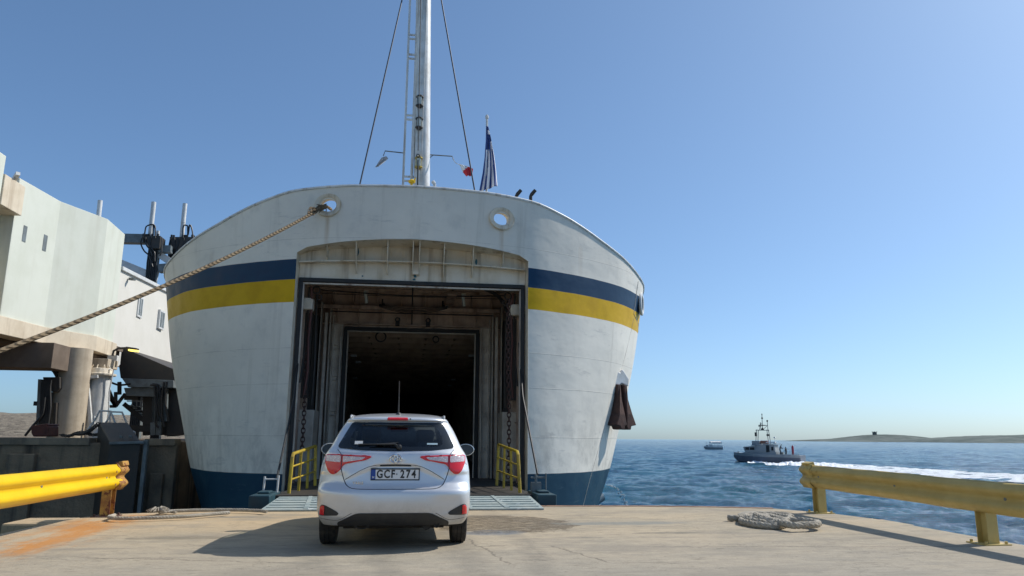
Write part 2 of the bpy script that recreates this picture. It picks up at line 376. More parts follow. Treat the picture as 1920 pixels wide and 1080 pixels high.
    h = t.math('ADD', t.math('MULTIPLY', n3, .15), t.math('MULTIPLY', n2, .6)); h = t.math('SUBTRACT', h, t.math('MULTIPLY', pm, .5)); h = t.math('ADD', h, t.math('MULTIPLY', t.math('MULTIPLY', br, rn), 1.6))
    t.bump(h, .8, .03)
    return t.m
M['quay'] = quay_mat()
M['wall'] = worn('harbour_wall', (.27, .20, .13), (.12, .09, .06), .9, .9, .9, streak=((.035, .03, .027), 1.6, .9), bump=.6, bd=.05)
QP = [(-5.1, -40), (-5.1, 8), (-5.0, 10.2), (-4.95, 11.2), (-4.8, 12.3), (-4.55, 12.75), (-3.8, 13.0), (-2.4, 13.2), (0, 13.5), (2.5, 13.72), (4.2, 13.62), (5.6, 13.35), (6.5, 13.05), (7.1, 12.1), (7.32, 11.2), (7.3, 8), (7.3, -40)]
def make_quay():
    b = MB(); n = len(QP)
    b.add([(x, y, 0) for x, y in QP]+[(x, y, -.35) for x, y in QP]+[(x*.995, y-.06, -5) for x, y in QP],
          [tuple(range(n))]+[(i, (i+1) % n, n+(i+1) % n, n+i) for i in range(n)]+[(n+i, n+(i+1) % n, 2*n+(i+1) % n, 2*n+i) for i in range(n)])
    o = b.build('quay', M['quay']); struct(o)
    bv = o.modifiers.new('bevel', 'BEVEL'); bv.width = .04; bv.segments = 3; bv.limit_method = 'ANGLE'; bv.angle_limit = R(50)
    k = MB().box((-5.75, 11.95, -5), (-4.98, 12.75, -.05)); k.box((7.28, 10.9, -5), (7.75, 11.7, -.06)); struct(k.build('quay_ledge', M['quay'], bevel=.03))
    # steel nosing along the front edge
    e = [p for p in QP if -3 < p[0] < 6.7 and p[1] > 10]; q = MB()
    for a, c in zip(e, e[1:]): q.bar((a[0], a[1]-.05, -.085), (c[0], c[1]-.05, -.085), .14, .19)
    struct(q.build('quay_nosing', worn('nosing_steel', (.30, .17, .10), (.14, .07, .04), 5, .8, .8), bevel=.01))
make_quay()

# harbour wall on the left with the pier behind it
def make_wall():
    b = MB(); poly = [(-60, 22), (-6.35, 22), (-6.7, 23.4), (-8.3, 26), (-8.3, 90), (-60, 90)]; n = len(poly)
    b.prism([(x, y, -6) for x, y in poly], (0, 0, 7.0))
    o = b.build('harbour_wall', M['wall'], bevel=.05); tag(o, 'dark stained concrete harbour wall to the left of the ferry', 'harbour wall')
    c = MB()
    c.box((-60, 21.93, .93), (-8.62, 22.5, 1.13)); c.box((-7.2, 21.93, .93), (-6.4, 22.5, 1.12)); c.each('coping', M['quaygrey'], o, bevel=.02)
    r = MB(); r.box((-10.6, 21.8, -3), (-9.9, 22, .7)); r.box((-6.95, 21.85, -.9), (-6.6, 22, .2)); r.box((-13.5, 21.8, -3), (-12.9, 22, .5)); r.each('pilaster', M['wall'], o, bevel=.03)
M['quaygrey'] = worn('grey_concrete', (.30, .235, .16), (.17, .135, .095), 1.4, .8, .85, streak=((.08, .07, .055), 3, .6), bump=.4, bd=.02)
make_wall()

def island_mesh(name, pts, dist, thick, zb=-2.6, mat=None, jag=1., nx=120, ny=14, seed=1):
    """ridge profile pts: (pixel x, pixel y) along distance dist -> a hill sheet with depth"""
    rnd = random.Random(seed); A = [atY(px, py, dist) for px, py in pts]; prof = Pch([(a.x, a.z) for a in A]); x0, x1 = A[0].x, A[-1].x
    vs = []; ph = [rnd.uniform(0, 6) for _ in range(8)]
    for j in range(ny+1):
        v = j/ny
        for i in range(nx+1):
            x = lerp(x0, x1, i/nx); H = prof(x)-zb; s = math.sin(math.pi*min(1, v*1.0))**.75 if 0 < v < 1 else 0
            wob = sum(math.sin(i*(.31+.23*k)+ph[k]+j*(.7+.3*k))/(k+1.5) for k in range(6))
            vs.append((x, dist-thick/2+thick*v+wob*thick*.02, zb+H*s+(wob*jag*H*.05 if .05 < v < .95 else 0)))
    fs = [(j*(nx+1)+i, j*(nx+1)+i+1, (j+1)*(nx+1)+i+1, (j+1)*(nx+1)+i) for j in range(ny) for i in range(nx)]
    b = MB().add(vs, fs); o = b.build(name, mat, fix=False); o.data.shade_smooth(); return struct(o)
M['isle'] = worn('island_scrub', (.165, .175, .15), (.10, .13, .10), .012, .9, .95, bump=.6, bd=6)
_t = NT('island_ground'); _n = _t.noise(.018, 7, .75, _t.mapped((1, 1, 3))); _v = _t.voro(.05)
_c = _t.mix(_t.rng(_n, .4, .6), (.17, .19, .17), (.10, .125, .11)); _c = _t.mix(_t.rng(_v, .25, .1, 0, .35), _c, (.26, .27, .25)); _t.col(_c).set(rough=.95, spec=.1); M['isle'] = _t.m  # cooler, lighter tones carry a little distance haze in the colour
island_mesh('island', [(1500, 829), (1525, 825.5), (1560, 823.5), (1600, 821), (1625, 817), (1645, 814.5), (1680, 816), (1705, 820), (1735, 823.5), (1765, 824.5), (1800, 822)], 2400, 500, mat=M['isle'])
island_mesh('headland', [(1715, 831), (1750, 824), (1800, 820), (1850, 817.5), (1920, 815), (2000, 813), (2200, 812), (2600, 825)], 2000, 500, mat=M['isle'], seed=5)
_t = NT('shore_rock'); _n = _t.noise(.5, 9, .8, _t.mapped((1, 1, 4))); _c = _t.ramp(_n, [(.36, (.085, .07, .05)), (.5, (.22, .18, .13)), (.62, (.34, .29, .21))]); _t.col(_c).set(rough=.95); _t.bump(_n, .8, .8); M['rock'] = _t.m
island_mesh('rocky_shore', [(-500, 770), (-100, 772), (60, 774), (150, 776), (300, 779), (420, 783), (560, 800)], 260, 90, mat=M['rock'], seed=3, jag=.6)
# chapel-like watchtower on the island
def make_tower():
    p = atY(1640, 814.5, 2400); s = 1.0
    b = MB(); w = 5.0
    b.prism([(-w, -w, -4), (w, -w, -4), (w, w, -4), (-w, w, -4)], (0, 0, 12))
    o = tag(b.build('watchtower', worn('tower_stone', (.16, .16, .14), None, .1, .4, .9, bump=0), loc=(p.x, p.y, p.z)), 'square stone watchtower on top of the distant island hill', 'tower')
    t = MB()
    for sx in (-1, 1):
        for sy in (-1, 1): t.box((sx*w-1.2, sy*w-1.2, 7.9), (sx*w+1.2, sy*w+1.2, 9.6))
    t.each('turret', o.data.materials[0], o)
make_tower()
# ================================================================== FERRY
ferry = thing('ferry', 'large white car ferry with blue and yellow stripes and an open bow door', 'ferry', (0, 18.5, 0))
def F_(ob, parent=None):
    if parent is None: world_child(ob, ferry)
    else: ob.parent = parent
    return ob
BASE = [(0, 17.72), (1.5, 17.83), (2.85, 18.13), (4, 18.66), (5, 19.33), (5.8, 20.02), (6.5, 20.95), (7.0, 21.9), (7.3, 23.1), (7.48, 25), (7.55, 28), (7.55, 84)]
_s = [0.0]
for a, b_ in zip(BASE, BASE[1:]): _s.append(_s[-1]+math.hypot(b_[0]-a[0], b_[1]-a[1]))
BX = Pch([(s, p[0]) for s, p in zip(_s, BASE)]); BY = Pch([(s, p[1]) for s, p in zip(_s, BASE)]); SMAX = _s[-1]
KZ = Pch([(-4, .34), (-2.5, .47), (-.76, .63), (.35, .73), (1.25, .79), (3.6, .935), (5.2, 1.0), (6, 1.03), (7.3, 1.06)])
TOP = Pch([(0, 7.25), (1.5, 7.24), (2.9, 7.18), (3.8, 6.99), (4.5, 6.76), (5.1, 6.53), (6.35, 6.08), (7.2, 5.8), (7.5, 5.65)])
def hullp(s, z):
    sg = -1 if s < 0 else 1; s = abs(s); xb, yb = BX(s), BY(s)
    k = (3+4*KZ(z))/7; x = xb*(1-(1-k)*sstep(2.8, 7, xb)); y = yb-max(0, z-5)*.1*(1-sstep(0, 7, xb))-sstep(3, 7, xb)*max(0, z-5.6)*.05
    return Vector((sg*x, y, z))
def s_of_x(x):                            # arc parameter where the hull (z about 5) reaches |x|
    lo, hi = 0, 12
    for _ in range(40):
        mi = (lo+hi)/2
        if BX(mi) < abs(x): lo = mi
        else: hi = mi
    return lo if x >= 0 else -lo
OPX = 2.86
def arch(x): return 5.94-.24*(abs(x)/OPX)**2
S1 = s_of_x(OPX)
def hull_mat():
    t = NT('hull_paint'); x = t.xyz(); n = t.noise(.35, 5, .6); n2 = t.noise(1.6, 6, .65); zz = t.math('ADD', x[2], t.math('MULTIPLY', t.math('SUBTRACT', t.noise(.7, 2), .5), .03))
    c = t.mix(t.rng(n, .38, .64), (.83, .79, .70), (.745, .71, .63))
    c = t.mix(t.rng(n2, .5, .72, 0, .4), c, (.56, .545, .50))
    st = t.noise(1, 5, .65, t.mapped((2.2, 2.2, .12))); c = t.mix(t.rng(st, .55, .78, 0, .4), c, (.37, .34, .27))
    low = t.rng(x[2], 2.8, .4); c = t.mix(t.math('MULTIPLY', low, t.rng(t.noise(2.2, 6, .7, t.mapped((1, 1, .6))), .42, .66, 0, .45)), c, (.33, .32, .29))
    # weld seams between the plates
    seam = None
    for z0, hw in ((1.22, .016), (2.42, .014), (3.28, .012), (5.95, .01)):
        d = t.math('ABSOLUTE', t.math('SUBTRACT', zz, z0+.004)); f = t.rng(d, hw, 0); seam = f if seam is None else t.math('MAXIMUM', seam, f)
    for x0 in (-4.1, -5.6, 4.35, 5.7, -2.2, 1.2):
        d = t.math('ABSOLUTE', t.math('SUBTRACT', x[0], x0)); f = t.math('MULTIPLY', t.rng(d, .008, 0), .30); seam = t.math('MAXIMUM', seam, f)
    c = t.mix(t.math('MULTIPLY', seam, t.rng(n2, .3, .6, .05, .5)), c, (.36, .34, .29))
    sp = t.noise(5, 8, .8); c = t.mix(t.rng(sp, .69, .74, 0, .7), c, (.34, .18, .08))
    sc_ = t.noise(1, 8, .75, t.mapped((.7, .7, 3.5))); c = t.mix(t.rng(sc_, .58, .68, 0, .4), c, (.40, .40, .38))
    for hx, z0 in ((-2.15, 6.5), (2.13, 6.42), (-5.2, 5.9), (4.4, 6.3)):
        d = t.math('ABSOLUTE', t.math('SUBTRACT', x[0], hx)); run = t.math('MULTIPLY', t.rng(d, .09, .01), t.math('MULTIPLY', t.rng(x[2], z0, z0-.1), t.rng(x[2], z0-1.3, z0-.3))); c = t.mix(t.math('MULTIPLY', run, t.rng(st, .35, .6, .1, .55)), c, (.42, .27, .13))
    # painted bands
    def band(z0, z1): return t.math('MULTIPLY', t.rng(zz, z0-.004, z0+.004), t.rng(zz, z1+.004, z1-.004))
    blue = t.mix(t.rng(n2, .4, .7), (.005, .040, .095), (.008, .052, .11)); yel = t.mix(t.rng(n2, .4, .7), (.66, .40, .002), (.56, .33, .006))
    c = t.mix(band(4.95, 5.45), c, blue); c = t.mix(band(4.39, 4.95), c, yel)
    boot = t.mix(t.rng(n2, .35, .7), (.007, .042, .08), (.015, .062, .10)); boot = t.mix(t.rng(x[2], -1.4, -2.3), boot, (.03, .05, .045))
    sc = t.noise(1, 6, .7, t.mapped((1.2, 1.2, 7))); boot = t.mix(t.rng(sc, .58, .75, 0, .5), boot, (.09, .15, .18))
    c = t.mix(t.rng(zz, .36, .345), c, boot)
    t.col(c); t.set(rough=t.rng(n2, .3, .7, .42, .6), spec=.22)
    h = t.math('ADD', t.math('MULTIPLY', t.noise(.9, 3, .5, t.mapped((1, 1, 1.5))), 1.0), t.math('MULTIPLY', seam, .16)); h = t.math('ADD', h, t.math('MULTIPLY', n2, .12))
    t.bump(h, .22, .10)
    return t.m
M['hull'] = hull_mat()
HOLES = ((-2.15, 6.76), (2.13, 6.62))
def make_hull():
    sf = 16.0                                # fine part of the shell, both sides
    out = [(-sf, -4), (-S1, -4)]+[(-S1, z) for z in np.arange(-3.5, 5.6, .3)]
    ar = []; n = 24
    for i in range(n+1):
        x = lerp(-OPX, OPX, i/n); z = arch(x)
        if i in (0, n): z -= .09
        s = s_of_x(x) if x >= 0 else -s_of_x(-x)
        ar.append((s, z))
    out += ar+[(S1, z) for z in np.arange(5.5, -3.6, -.3)]+[(S1, -4), (sf, -4)]
    zt = [(s, TOP(BX(abs(s)))) for s in np.arange(sf, -sf-.01, -.25)]
    out += zt
    holes = []
    for hx, hz in HOLES:
        cs = math.copysign(s_of_x(abs(hx)), hx); holes.append([(cs+.2*math.cos(a)*1.03, hz+.155*math.sin(a)) for a in np.linspace(0, 2*math.pi, 21)[:-1]])
    vs, fs = patch(out, holes, .12, .13, lambda u, v: hullp(u, v))
    b = MB().add(vs, fs)
    for sg in (-1, 1):                       # long parallel sides
        P = [[hullp(sg*s, lerp(-4, TOP(BX(s)), k/12)) for k in range(13)] for s in (sf, 25, 35, 50, SMAX)]
        o = len(b.v); b.v += [tuple(p) for r in P for p in r]
        for i in range(4):
            for k in range(12):
                q = (o+i*13+k, o+(i+1)*13+k, o+(i+1)*13+k+1, o+i*13+k+1); b.f.append(q); b.mi.append(0)
    b.add([(-7.55, 84, -4), (7.55, 84, -4), (7.55, 84, 5.6), (-7.55, 84, 5.6)], [(0, 1, 2, 3)])
    # normals outward (towards -Y or away from the centre line)
    F2 = []
    for f in b.f:
        a, c, d = (Vector(b.v[f[0]]), Vector(b.v[f[1]]), Vector(b.v[f[2]])); nn = (c-a).cross(d-a); g = (a+c+d)/3; want = Vector((g.x, (g.y-24) if g.y < 30 else 0, 0))
        F2.append(f if nn.dot(want) > 0 else tuple(reversed(f)))
    b.f = F2
    o = b.build('hull', M['hull'], fix=False); o.data.shade_smooth()
    F_(o); g = MB(); g.tube([hullp(s, TOP(BX(abs(s)))) for s in np.arange(-20, 20.01, .2)], .035, 8)
    k = g.build('bulwark_rail', M['mastwhite'], smooth=True); k.parent = o
    return o
hull = make_hull()
def proj(p):
    d = Vector(p)-Vector((0, 0, CZ)); w = d.dot(FW); return 960+F*d.dot(IR)/w, 540-F*d.dot(IU)/w
def s_at(px, z): return min(np.arange(4, 13, .03), key=lambda s: abs(proj(hullp(s, z))[0]-px))
CR = MB(); dk = [hullp(s, 5.9) for s in np.arange(-SMAX, SMAX+.1, .8)]
dk = [Vector((p.x*.992, max(p.y+.06, 18.5) if abs(p.x) < 3.0 else p.y+.06, 5.62)) for p in dk if abs(p.x) > .01 or p.y < 30]
CR.prism(dk, (0, 0, .2)); F_(CR.build('deck', M['greysteel']))
# superstructure far back above the deck
def superstructure():
    b = MB().box((-6.2, 46, 5.82), (6.2, 80, 8.6)); b.box((-5.2, 50, 8.6), (5.2, 74, 11)); b.box((-4.2, 50.5, 11), (4.2, 58, 13)); o = F_(b.build('superstructure', M['white'], bevel=.06))
    w = MB()
    for x in np.arange(-3.6, 3.7, 1.2): w.box((x-.45, 50.44, 11.7), (x+.45, 50.52, 12.5))
    for z in (7, 9.6):
        for y in np.arange(52, 72, 2.5):
            for s in (-1, 1): X = 6.2 if z < 8 else 5.2; w.box((s*X-.03, y, z), (s*X+.03, y+1, z+.8))
    for q in w.each('window', M['rubber']): q.parent = o
superstructure()

# --- reveal around the bow door and the recessed panel above it
YW = 18.34
def door_frame():
    b = MB(); L = [(-OPX, z) for z in np.arange(-1.2, 5.6, .4)]+[(lerp(-OPX, OPX, i/24), arch(lerp(-OPX, OPX, i/24))-(.09 if i in (0, 24) else 0)) for i in range(25)]+[(OPX, z) for z in np.arange(5.2, -1.3, -.4)]
    vs = []
    for x, z in L:
        p = hullp(math.copysign(s_of_x(abs(x)), x), z); vs += [(p.x, p.y-.012, z), (x*.985, YW, z-(.03 if abs(x) < OPX-.01 else 0))]
    b.add(vs, [(2*i, 2*i+1, 2*i+3, 2*i+2) for i in range(len(L)-1)])
    F_(b.build('door_reveal', M['cream'], fix=False))
    # panel above the opening
    p = MB(); up = [(lerp(-OPX*.985, OPX*.985, i/24), arch(lerp(-OPX, OPX, i/24))+.36) for i in range(25)]
    poly = [(2.81, 5.04), (-2.81, 5.04)]+up
    p.prism([(x, YW-.01, z) for x, z in poly], (0, .08, 0)); pan = F_(p.build('lintel_panel', M['cream']))
    q = [hullp(math.copysign(s_of_x(abs(x)), x), 6.2) for x in np.linspace(-2.8, 2.8, 17)]; p = MB(); p.prism([Vector((a.x, a.y+.03, arch(a.x)+.3)) for a in q]+[Vector((a.x, YW, arch(a.x)+.3)) for a in reversed(q)], (0, 0, .03)); F_(p.build('recess_soffit', M['cream']))  # soffit plate added to shut skylight from above out of the recess
    # curved stringer and brackets
    s = MB(); pts = [Vector((x, YW-.10, 5.50-.10*(x/2.8)**2)) for x in np.linspace(-2.8, 2.8, 21)]
    for a, c in zip(pts, pts[1:]): s.bar(a, c, .20, .03)
    st = s.build('stringer', M['cream']); F_(st)
    for i, px in enumerate((613, 668, 727, 780, 832, 886, 943)):
        x = atY(px, 490, YW-.2).x; w = .022 if i != 3 else .024; zt = arch(x); ys = hullp(math.copysign(s_of_x(abs(x)), x), zt).y; zb = 5.18 if 0 < i < 6 else 5.50
        poly = lambda X: [(X, YW-.01, zt+.03), (X, ys+.08, zt+.01), (X, ys+.20, zt-.28), (X, YW-.10, zb+.05), (X, YW-.05, zb), (X, YW-.01, zb)]
        k = MB()
        if i == 3:
            k.prism(poly(x-.09), (w, 0, 0)); k.prism(poly(x+.07), (w, 0, 0)); k.box((x-.07, YW-.12, 5.2), (x+.07, YW-.09, 5.9))
        else: k.prism(poly(x-w/2), (w, 0, 0))
        F_(k.build('bracket', M['cream']))
    tp = MB()                                # blue paint runs
    for px, z0, z1, w in ((779, 5.12, 5.22, .04), (776, 5.28, 5.36, .05), (681, 5.1, 5.15, .02), (893, 5.5, 5.68, .03), (670, 5.62, 5.85, .035), (781, 5.66, 5.86, .06), (778, 5.06, 5.12, .045)):
        x = atY(px, 490, YW).x; n = 9; rr = random.Random(px)
        tp.prism([(x+w*math.cos(a)*rr.uniform(.6, 1.2), YW-.016, (z0+z1)/2+(z1-z0)/2*math.sin(a)*rr.uniform(.7, 1.1)) for a in np.linspace(0, 2*math.pi, n, False)], (0, .004, 0))
    for o in tp.each('paint_run', M['teal']): o.parent = pan
    # rubber door seal round the opening
    k = MB(); z1 = 5.035; X = 2.80
    k.box((-X, YW-.07, z1-.10), (X, YW+.02, z1)); k.box((-X, YW-.07, -.3), (-X+.10, YW+.02, z1-.10)); k.box((X-.10, YW-.07, -.3), (X, YW+.02, z1-.10))
    F_(k.build('door_seal', M['rubber'], bevel=.015))
    k = MB(); X = 2.70
    k.box((-X, YW-.03, z1-.15), (X, YW+.06, z1-.115)); k.box((-X, YW-.03, -.3), (-X+.03, YW+.06, z1-.15)); k.box((X-.03, YW-.03, -.3), (X, YW+.06, z1-.15)); F_(k.build('seal_rim', M['innerlight']))
door_frame()
# --- hawse holes in the bulwark
for hx, hz in HOLES:
    s = math.copysign(s_of_x(abs(hx)), hx); p = hullp(s, hz); q = hullp(s+.1, hz); ang = math.atan2(q.y-p.y, q.x-p.x)
    b = MB(); prof = [(.335, .012), (.345, -.03), (.33, -.052), (.27, -.045), (.235, -.03), (.21, .0), (.2, .05), (.2, .16), (.24, .16), (.25, .0)]
    b.lathe(prof, n=32, axis='Y'); b.f = b.f[:-2]; b.mi = b.mi[:-2]
    o = b.build('hawse_hole', M['cream'], smooth=True, fix=False); o.matrix_world = Matrix.Translation(p) @ Matrix.Rotation(ang, 4, 'Z') @ Matrix.Scale(.86, 4, (0, 0, 1)); o.parent = ferry; o.matrix_parent_inverse = Matrix.Translation(-ferry.location)
# --- side fairleads near the shoulder, right side
for (px, z, r) in ((1186, 5.33, .25), (1199.5, 5.25, .24)):
    s = s_at(px, z); p = hullp(s, z); q = hullp(s+.1, z); ang = math.atan2(q.y-p.y, q.x-p.x)
    b = MB(); b.torus((0, -.05, 0), r, .05, 28, 8, 'Y', 1.25); o = b.build('fairlead', M['mastwhite'], smooth=True); o.matrix_world = Matrix.Translation(p) @ Matrix.Rotation(ang, 4, 'Z')
    o.parent = ferry; o.matrix_parent_inverse = Matrix.Translation(-ferry.location)
    g = MB(); g.lathe([(r, 0), (r*.8, .0), (r*.1, .03)], n=24, axis='Y'); h = g.build('opening', M['rubber']); h.parent = o; h.scale = (1, 1, 1.25); h.location = (0, -.03, 0)

# --- vestibule, inner door, hold
def interior():
    YB, HW, ZT = 22.2, 2.0, 4.40               # inner door plane, half width, head
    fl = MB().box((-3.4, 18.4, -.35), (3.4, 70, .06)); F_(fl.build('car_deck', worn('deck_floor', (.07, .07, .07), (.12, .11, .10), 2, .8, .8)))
    w = MB()
    for s in (-1, 1): w.box((s*2.98-.03, 18.45, 0), (s*2.98+.03, YB, 5.6))
    w.box((-2.98, 18.45, 5.56), (2.98, YB, 5.61)); F_(w.build('vestibule_wall', M['inner']))
    r = MB()
    for y in (19.3, 20.2, 21.1): r.box((-2.95, y-.02, 5.40), (2.95, y+.02, 5.56)); r.box((-2.95, y-.07, 5.38), (2.95, y+.07, 5.40))
    for s in (-1, 1):
        for y in (19.0, 19.7, 20.4, 21.1, 21.8): r.box((min(s*2.95, s*2.80), y-.02, .06), (max(s*2.95, s*2.80), y+.02, 5.5))
        for z in (1.6, 3.1, 4.3): r.box((min(s*2.95, s*2.84), 18.6, z), (max(s*2.95, s*2.84), YB, z+.03))
    F_(r.build('ceiling_beam', M['inner']))
    k = MB(); k.box((-3, YB, ZT), (3, YB+.1, 5.6)); k.box((-3, YB, 0), (-HW, YB+.1, ZT)); k.box((HW, YB, 0), (3, YB+.1, ZT)); F_(k.build('inner_bulkhead', M['inner']))
    k = MB()                                  # deep stiffener plates above the inner door
    for x in (-2.35, -1.75, -1.05, -.35, .35, 1.05, 1.75, 2.35):
        k.prism([(x-.012, YB, 5.5), (x-.012, YB-.42, 5.5), (x-.012, YB-.30, 5.15), (x-.012, YB-.08, 4.98), (x-.012, YB, 4.98)], (.024, 0, 0))
        k.prism([(x+.15-.01, YB, 4.92), (x+.15-.01, YB-.30, 4.92), (x+.15-.01, YB-.05, 4.52), (x+.15-.01, YB, 4.52)], (.02, 0, 0))
    k.box((-2.9, YB-.34, 4.93), (2.9, YB, 4.96)); k.box((-2.9, YB-.36, 4.89), (2.9, YB-.33, 5.0)); k.box((-2.9, YB-.2, 4.46), (2.9, YB, 4.49)); k.box((-2.9, YB-.5, 5.40), (2.9, YB-.45, 5.56)); k.box((.95, YB-1.6, 5.15), (1.2, YB, 5.2)); F_(k.build('bulkhead_stiffener', M['inner']))
    k = MB(); k.box((-HW, YB-.1, ZT-.10), (HW, YB+.05, ZT)); k.box((-HW-.01, YB-.1, .06), (-HW+.09, YB+.05, ZT-.1)); k.box((HW-.09, YB-.1, .06), (HW+.01, YB+.05, ZT-.1)); F_(k.build('inner_seal', M['rubber'], bevel=.01))
    k = MB(); k.box((-HW+.1, YB-.04, ZT-.135), (HW-.1, YB+.08, ZT-.11)); k.box((-HW+.1, YB-.04, .06), (-HW+.13, YB+.08, ZT-.12)); k.box((HW-.13, YB-.04, .06), (HW-.1, YB+.08, ZT-.12)); F_(k.build('inner_rim', M['innerlight']))
    for s in (-1, 1):                        # door posts: channels in lighter paint
        k = MB(); c = s*2.22
        k.box((c-.19, YB-.14, .06), (c+.19, YB-.02, ZT+.05)); k.box((s*2.06-.015, YB-.30, .06), (s*2.06+.015, YB-.14, ZT)); k.box((s*2.38-.02, YB-.36, .06), (s*2.38+.02, YB-.14, 4.9)); k.box((s*2.30-.01, YB-.3, .06), (s*2.30+.01, YB-.14, 4.7))
        for z in (.8, 1.8, 2.8, 3.7): k.box((s*2.16-.09, YB-.20, z), (s*2.16+.09, YB-.14, z+.03)); k.box((s*2.16-.09, YB-.20, z+.12), (s*2.16+.09, YB-.14, z+.15)); k.box((s*2.16+.03, YB-.20, z+.03), (s*2.16+.05, YB-.14, z+.12))
        F_(k.build('door_post', M['innerlight'], bevel=.006))
        k = MB(); k.box((s*2.46-.04, YB-.7, .06), (s*2.46+.04, YB-.6, 4.7)); k.box((s*2.60-.012, YB-.8, .06), (s*2.60+.012, YB-.5, 5.0)); F_(k.build('guide_rail', M['innerlight'], bevel=.005))
        k = MB(); k.box((min(s*2.50, s*2.93), 20.3, .06), (max(s*2.50, s*2.93), 21.3, 1.9)); F_(k.build('locker', M['innerlight'], bevel=.02))
        k = MB(); k.box((min(s*2.50, s*2.93), 18.75, 4.32), (max(s*2.50, s*2.93), 19.1, 4.62)); F_(k.build('lug', M['cream'], bevel=.03))
        k = MB(); k.box((min(s*2.62, s*2.93), 19.8, 2.2), (max(s*2.62, s*2.93), 20.1, 4.4)); k.box((min(s*2.66, s*2.93), 21.4, .06), (max(s*2.66, s*2.93), 21.9, 4.6)); k.tube([(s*2.62, 18.8, 4.9), (s*2.60, 18.9, 3.9), (s*2.64, 18.9, 3.4), (s*2.7, 18.8, 2.5)], .022); k.tube([(s*2.55, 19.8, 4.9), (s*2.5, 19.8, 3), (s*2.52, 19.8, 2)], .03)
        k.torus((s*2.45, 18.9, 4.85), .09, .018, 16, 6); k.torus((s*2.38, 19.0, 4.68), .06, .016, 16, 6); F_(k.build('machinery', M['blacksteel']))
        k = MB(); k.tube([(s*2.56, 18.7, 4.9), (s*2.52, 18.8, 4.5), (s*2.56, 18.8, 3.6), (s*2.53, 18.8, 2.8), (s*2.58, 18.75, 2.2)], .028, 8)
        F_(k.build('hose', worn('red_hose', (.12, .045, .035), None, 5, .5, .6), smooth=True))
    k = MB(); rr = random.Random(4)
    for i in range(5):
        y = 19+i*.6; z = 5.3-rr.uniform(0, .08); a = rr.uniform(.03, .10)
        k.tube([(x, y, z-a*math.sin(math.pi*(x+2.6)/5.2)*(1 if i % 2 else .3)) for x in np.linspace(-2.6, 2.6, 12)], .010+.008*(i % 2), 6)
    for i in range(4): k.tube([(x, YB-.5, 5.02-.02*i-(.10+.03*i)*math.sin(math.pi*(x+1)/2)) for x in np.linspace(-1, 1, 9)], .010, 5)
    for i in range(6): k.tube([(1.3+.1*i, 19.2, 5.18), (1.8+.08*i, 19.4, 5.12-.02*i), (2.2+.05*i, 19.6, 5.0-.03*i), (2.6, 19.8, 4.6-.08*i)], .014, 6)
    for s in (-1, 1): k.torus((s*.45, YB-.25, 4.62), .06, .022, 14, 6); k.box((s*.45-.06, YB-.3, 4.45), (s*.45+.06, YB-.1, 4.56)); k.box((s*.9-.04, YB-.1, 5.1), (s*.9-.0, YB-.02, 5.26)); k.box((s*.9-.04, YB-.1, 5.1), (s*.9+.05, YB-.02, 5.13))
    k.tube([(-2.4, YB-.35, 4.8), (2.4, YB-.35, 4.8)], .018); k.tube([(-.03, 19, 5.2), (-.03, YB-.2, 5.0), (-.03, YB-.2, 4.5)], .02)
    F_(k.build('overhead_cable', M['rubber'], smooth=True))
    for px, py in ((686, 557), (869, 563)):
        p = atY(px, py, 20.9); k = MB(); k.box((p.x-.06, p.y-.05, p.z+.12), (p.x+.06, p.y+.1, p.z+.2)); o = F_(k.build('strip_light', M['innerlight']))
        g = MB(); g.tube([(p.x-.03, p.y-.02, p.z+.17), (p.x+.03, p.y+.02, p.z-.17)], .045, 10); q = g.build('tube_cover', M['lamp_glass'], smooth=True); q.parent = o
    # the dark hold
    h = MB(); X = 3.3; Y0, Y1 = YB+.12, 66; ZC = 4.62
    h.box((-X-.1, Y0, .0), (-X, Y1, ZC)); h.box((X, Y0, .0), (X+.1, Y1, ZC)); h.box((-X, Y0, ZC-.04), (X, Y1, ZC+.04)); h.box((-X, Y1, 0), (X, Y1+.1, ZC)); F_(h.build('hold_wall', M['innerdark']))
    h = MB()
    for y in np.arange(YB+1.2, 56, 1.5): h.box((-X, y-.04, ZC-.34), (X, y+.04, ZC-.04))
    for x in (-2.4, -1.4, -.45, .45, 1.4, 2.4): h.box((x-.03, Y0, ZC-.22), (x+.03, 56, ZC-.04))
    for s in (-1, 1):
        for y in np.arange(YB+1.2, 56, 1.5): h.box((min(s*(X-.02), s*(X-.2)), y-.04, 0), (max(s*(X-.02), s*(X-.2)), y+.04, ZC-.05))
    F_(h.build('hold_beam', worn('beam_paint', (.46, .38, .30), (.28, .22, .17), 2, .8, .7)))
    for px, py, yy in ((663, 667, 25), (672, 679, 27), (884, 667, 25), (850, 712, 32), (843, 723, 36), (666, 709, 34), (713, 738, 44)):
        p = atY(px, py, yy); g = MB(); g.box((p.x-.10, p.y-.06, p.z-.035), (p.x+.10, p.y+.06, p.z+.035)); F_(g.build('hold_lamp', M['lightgrey'], bevel=.02))
    k = MB(); k.torus((-.95, YB+.5, 4.2), .15, .022, 20, 6); k.torus((.72, YB+.5, 4.16), .09, .02, 20, 6); k.each('valve_wheel', M['rubber'], smooth=True, wrap=F_)
interior()

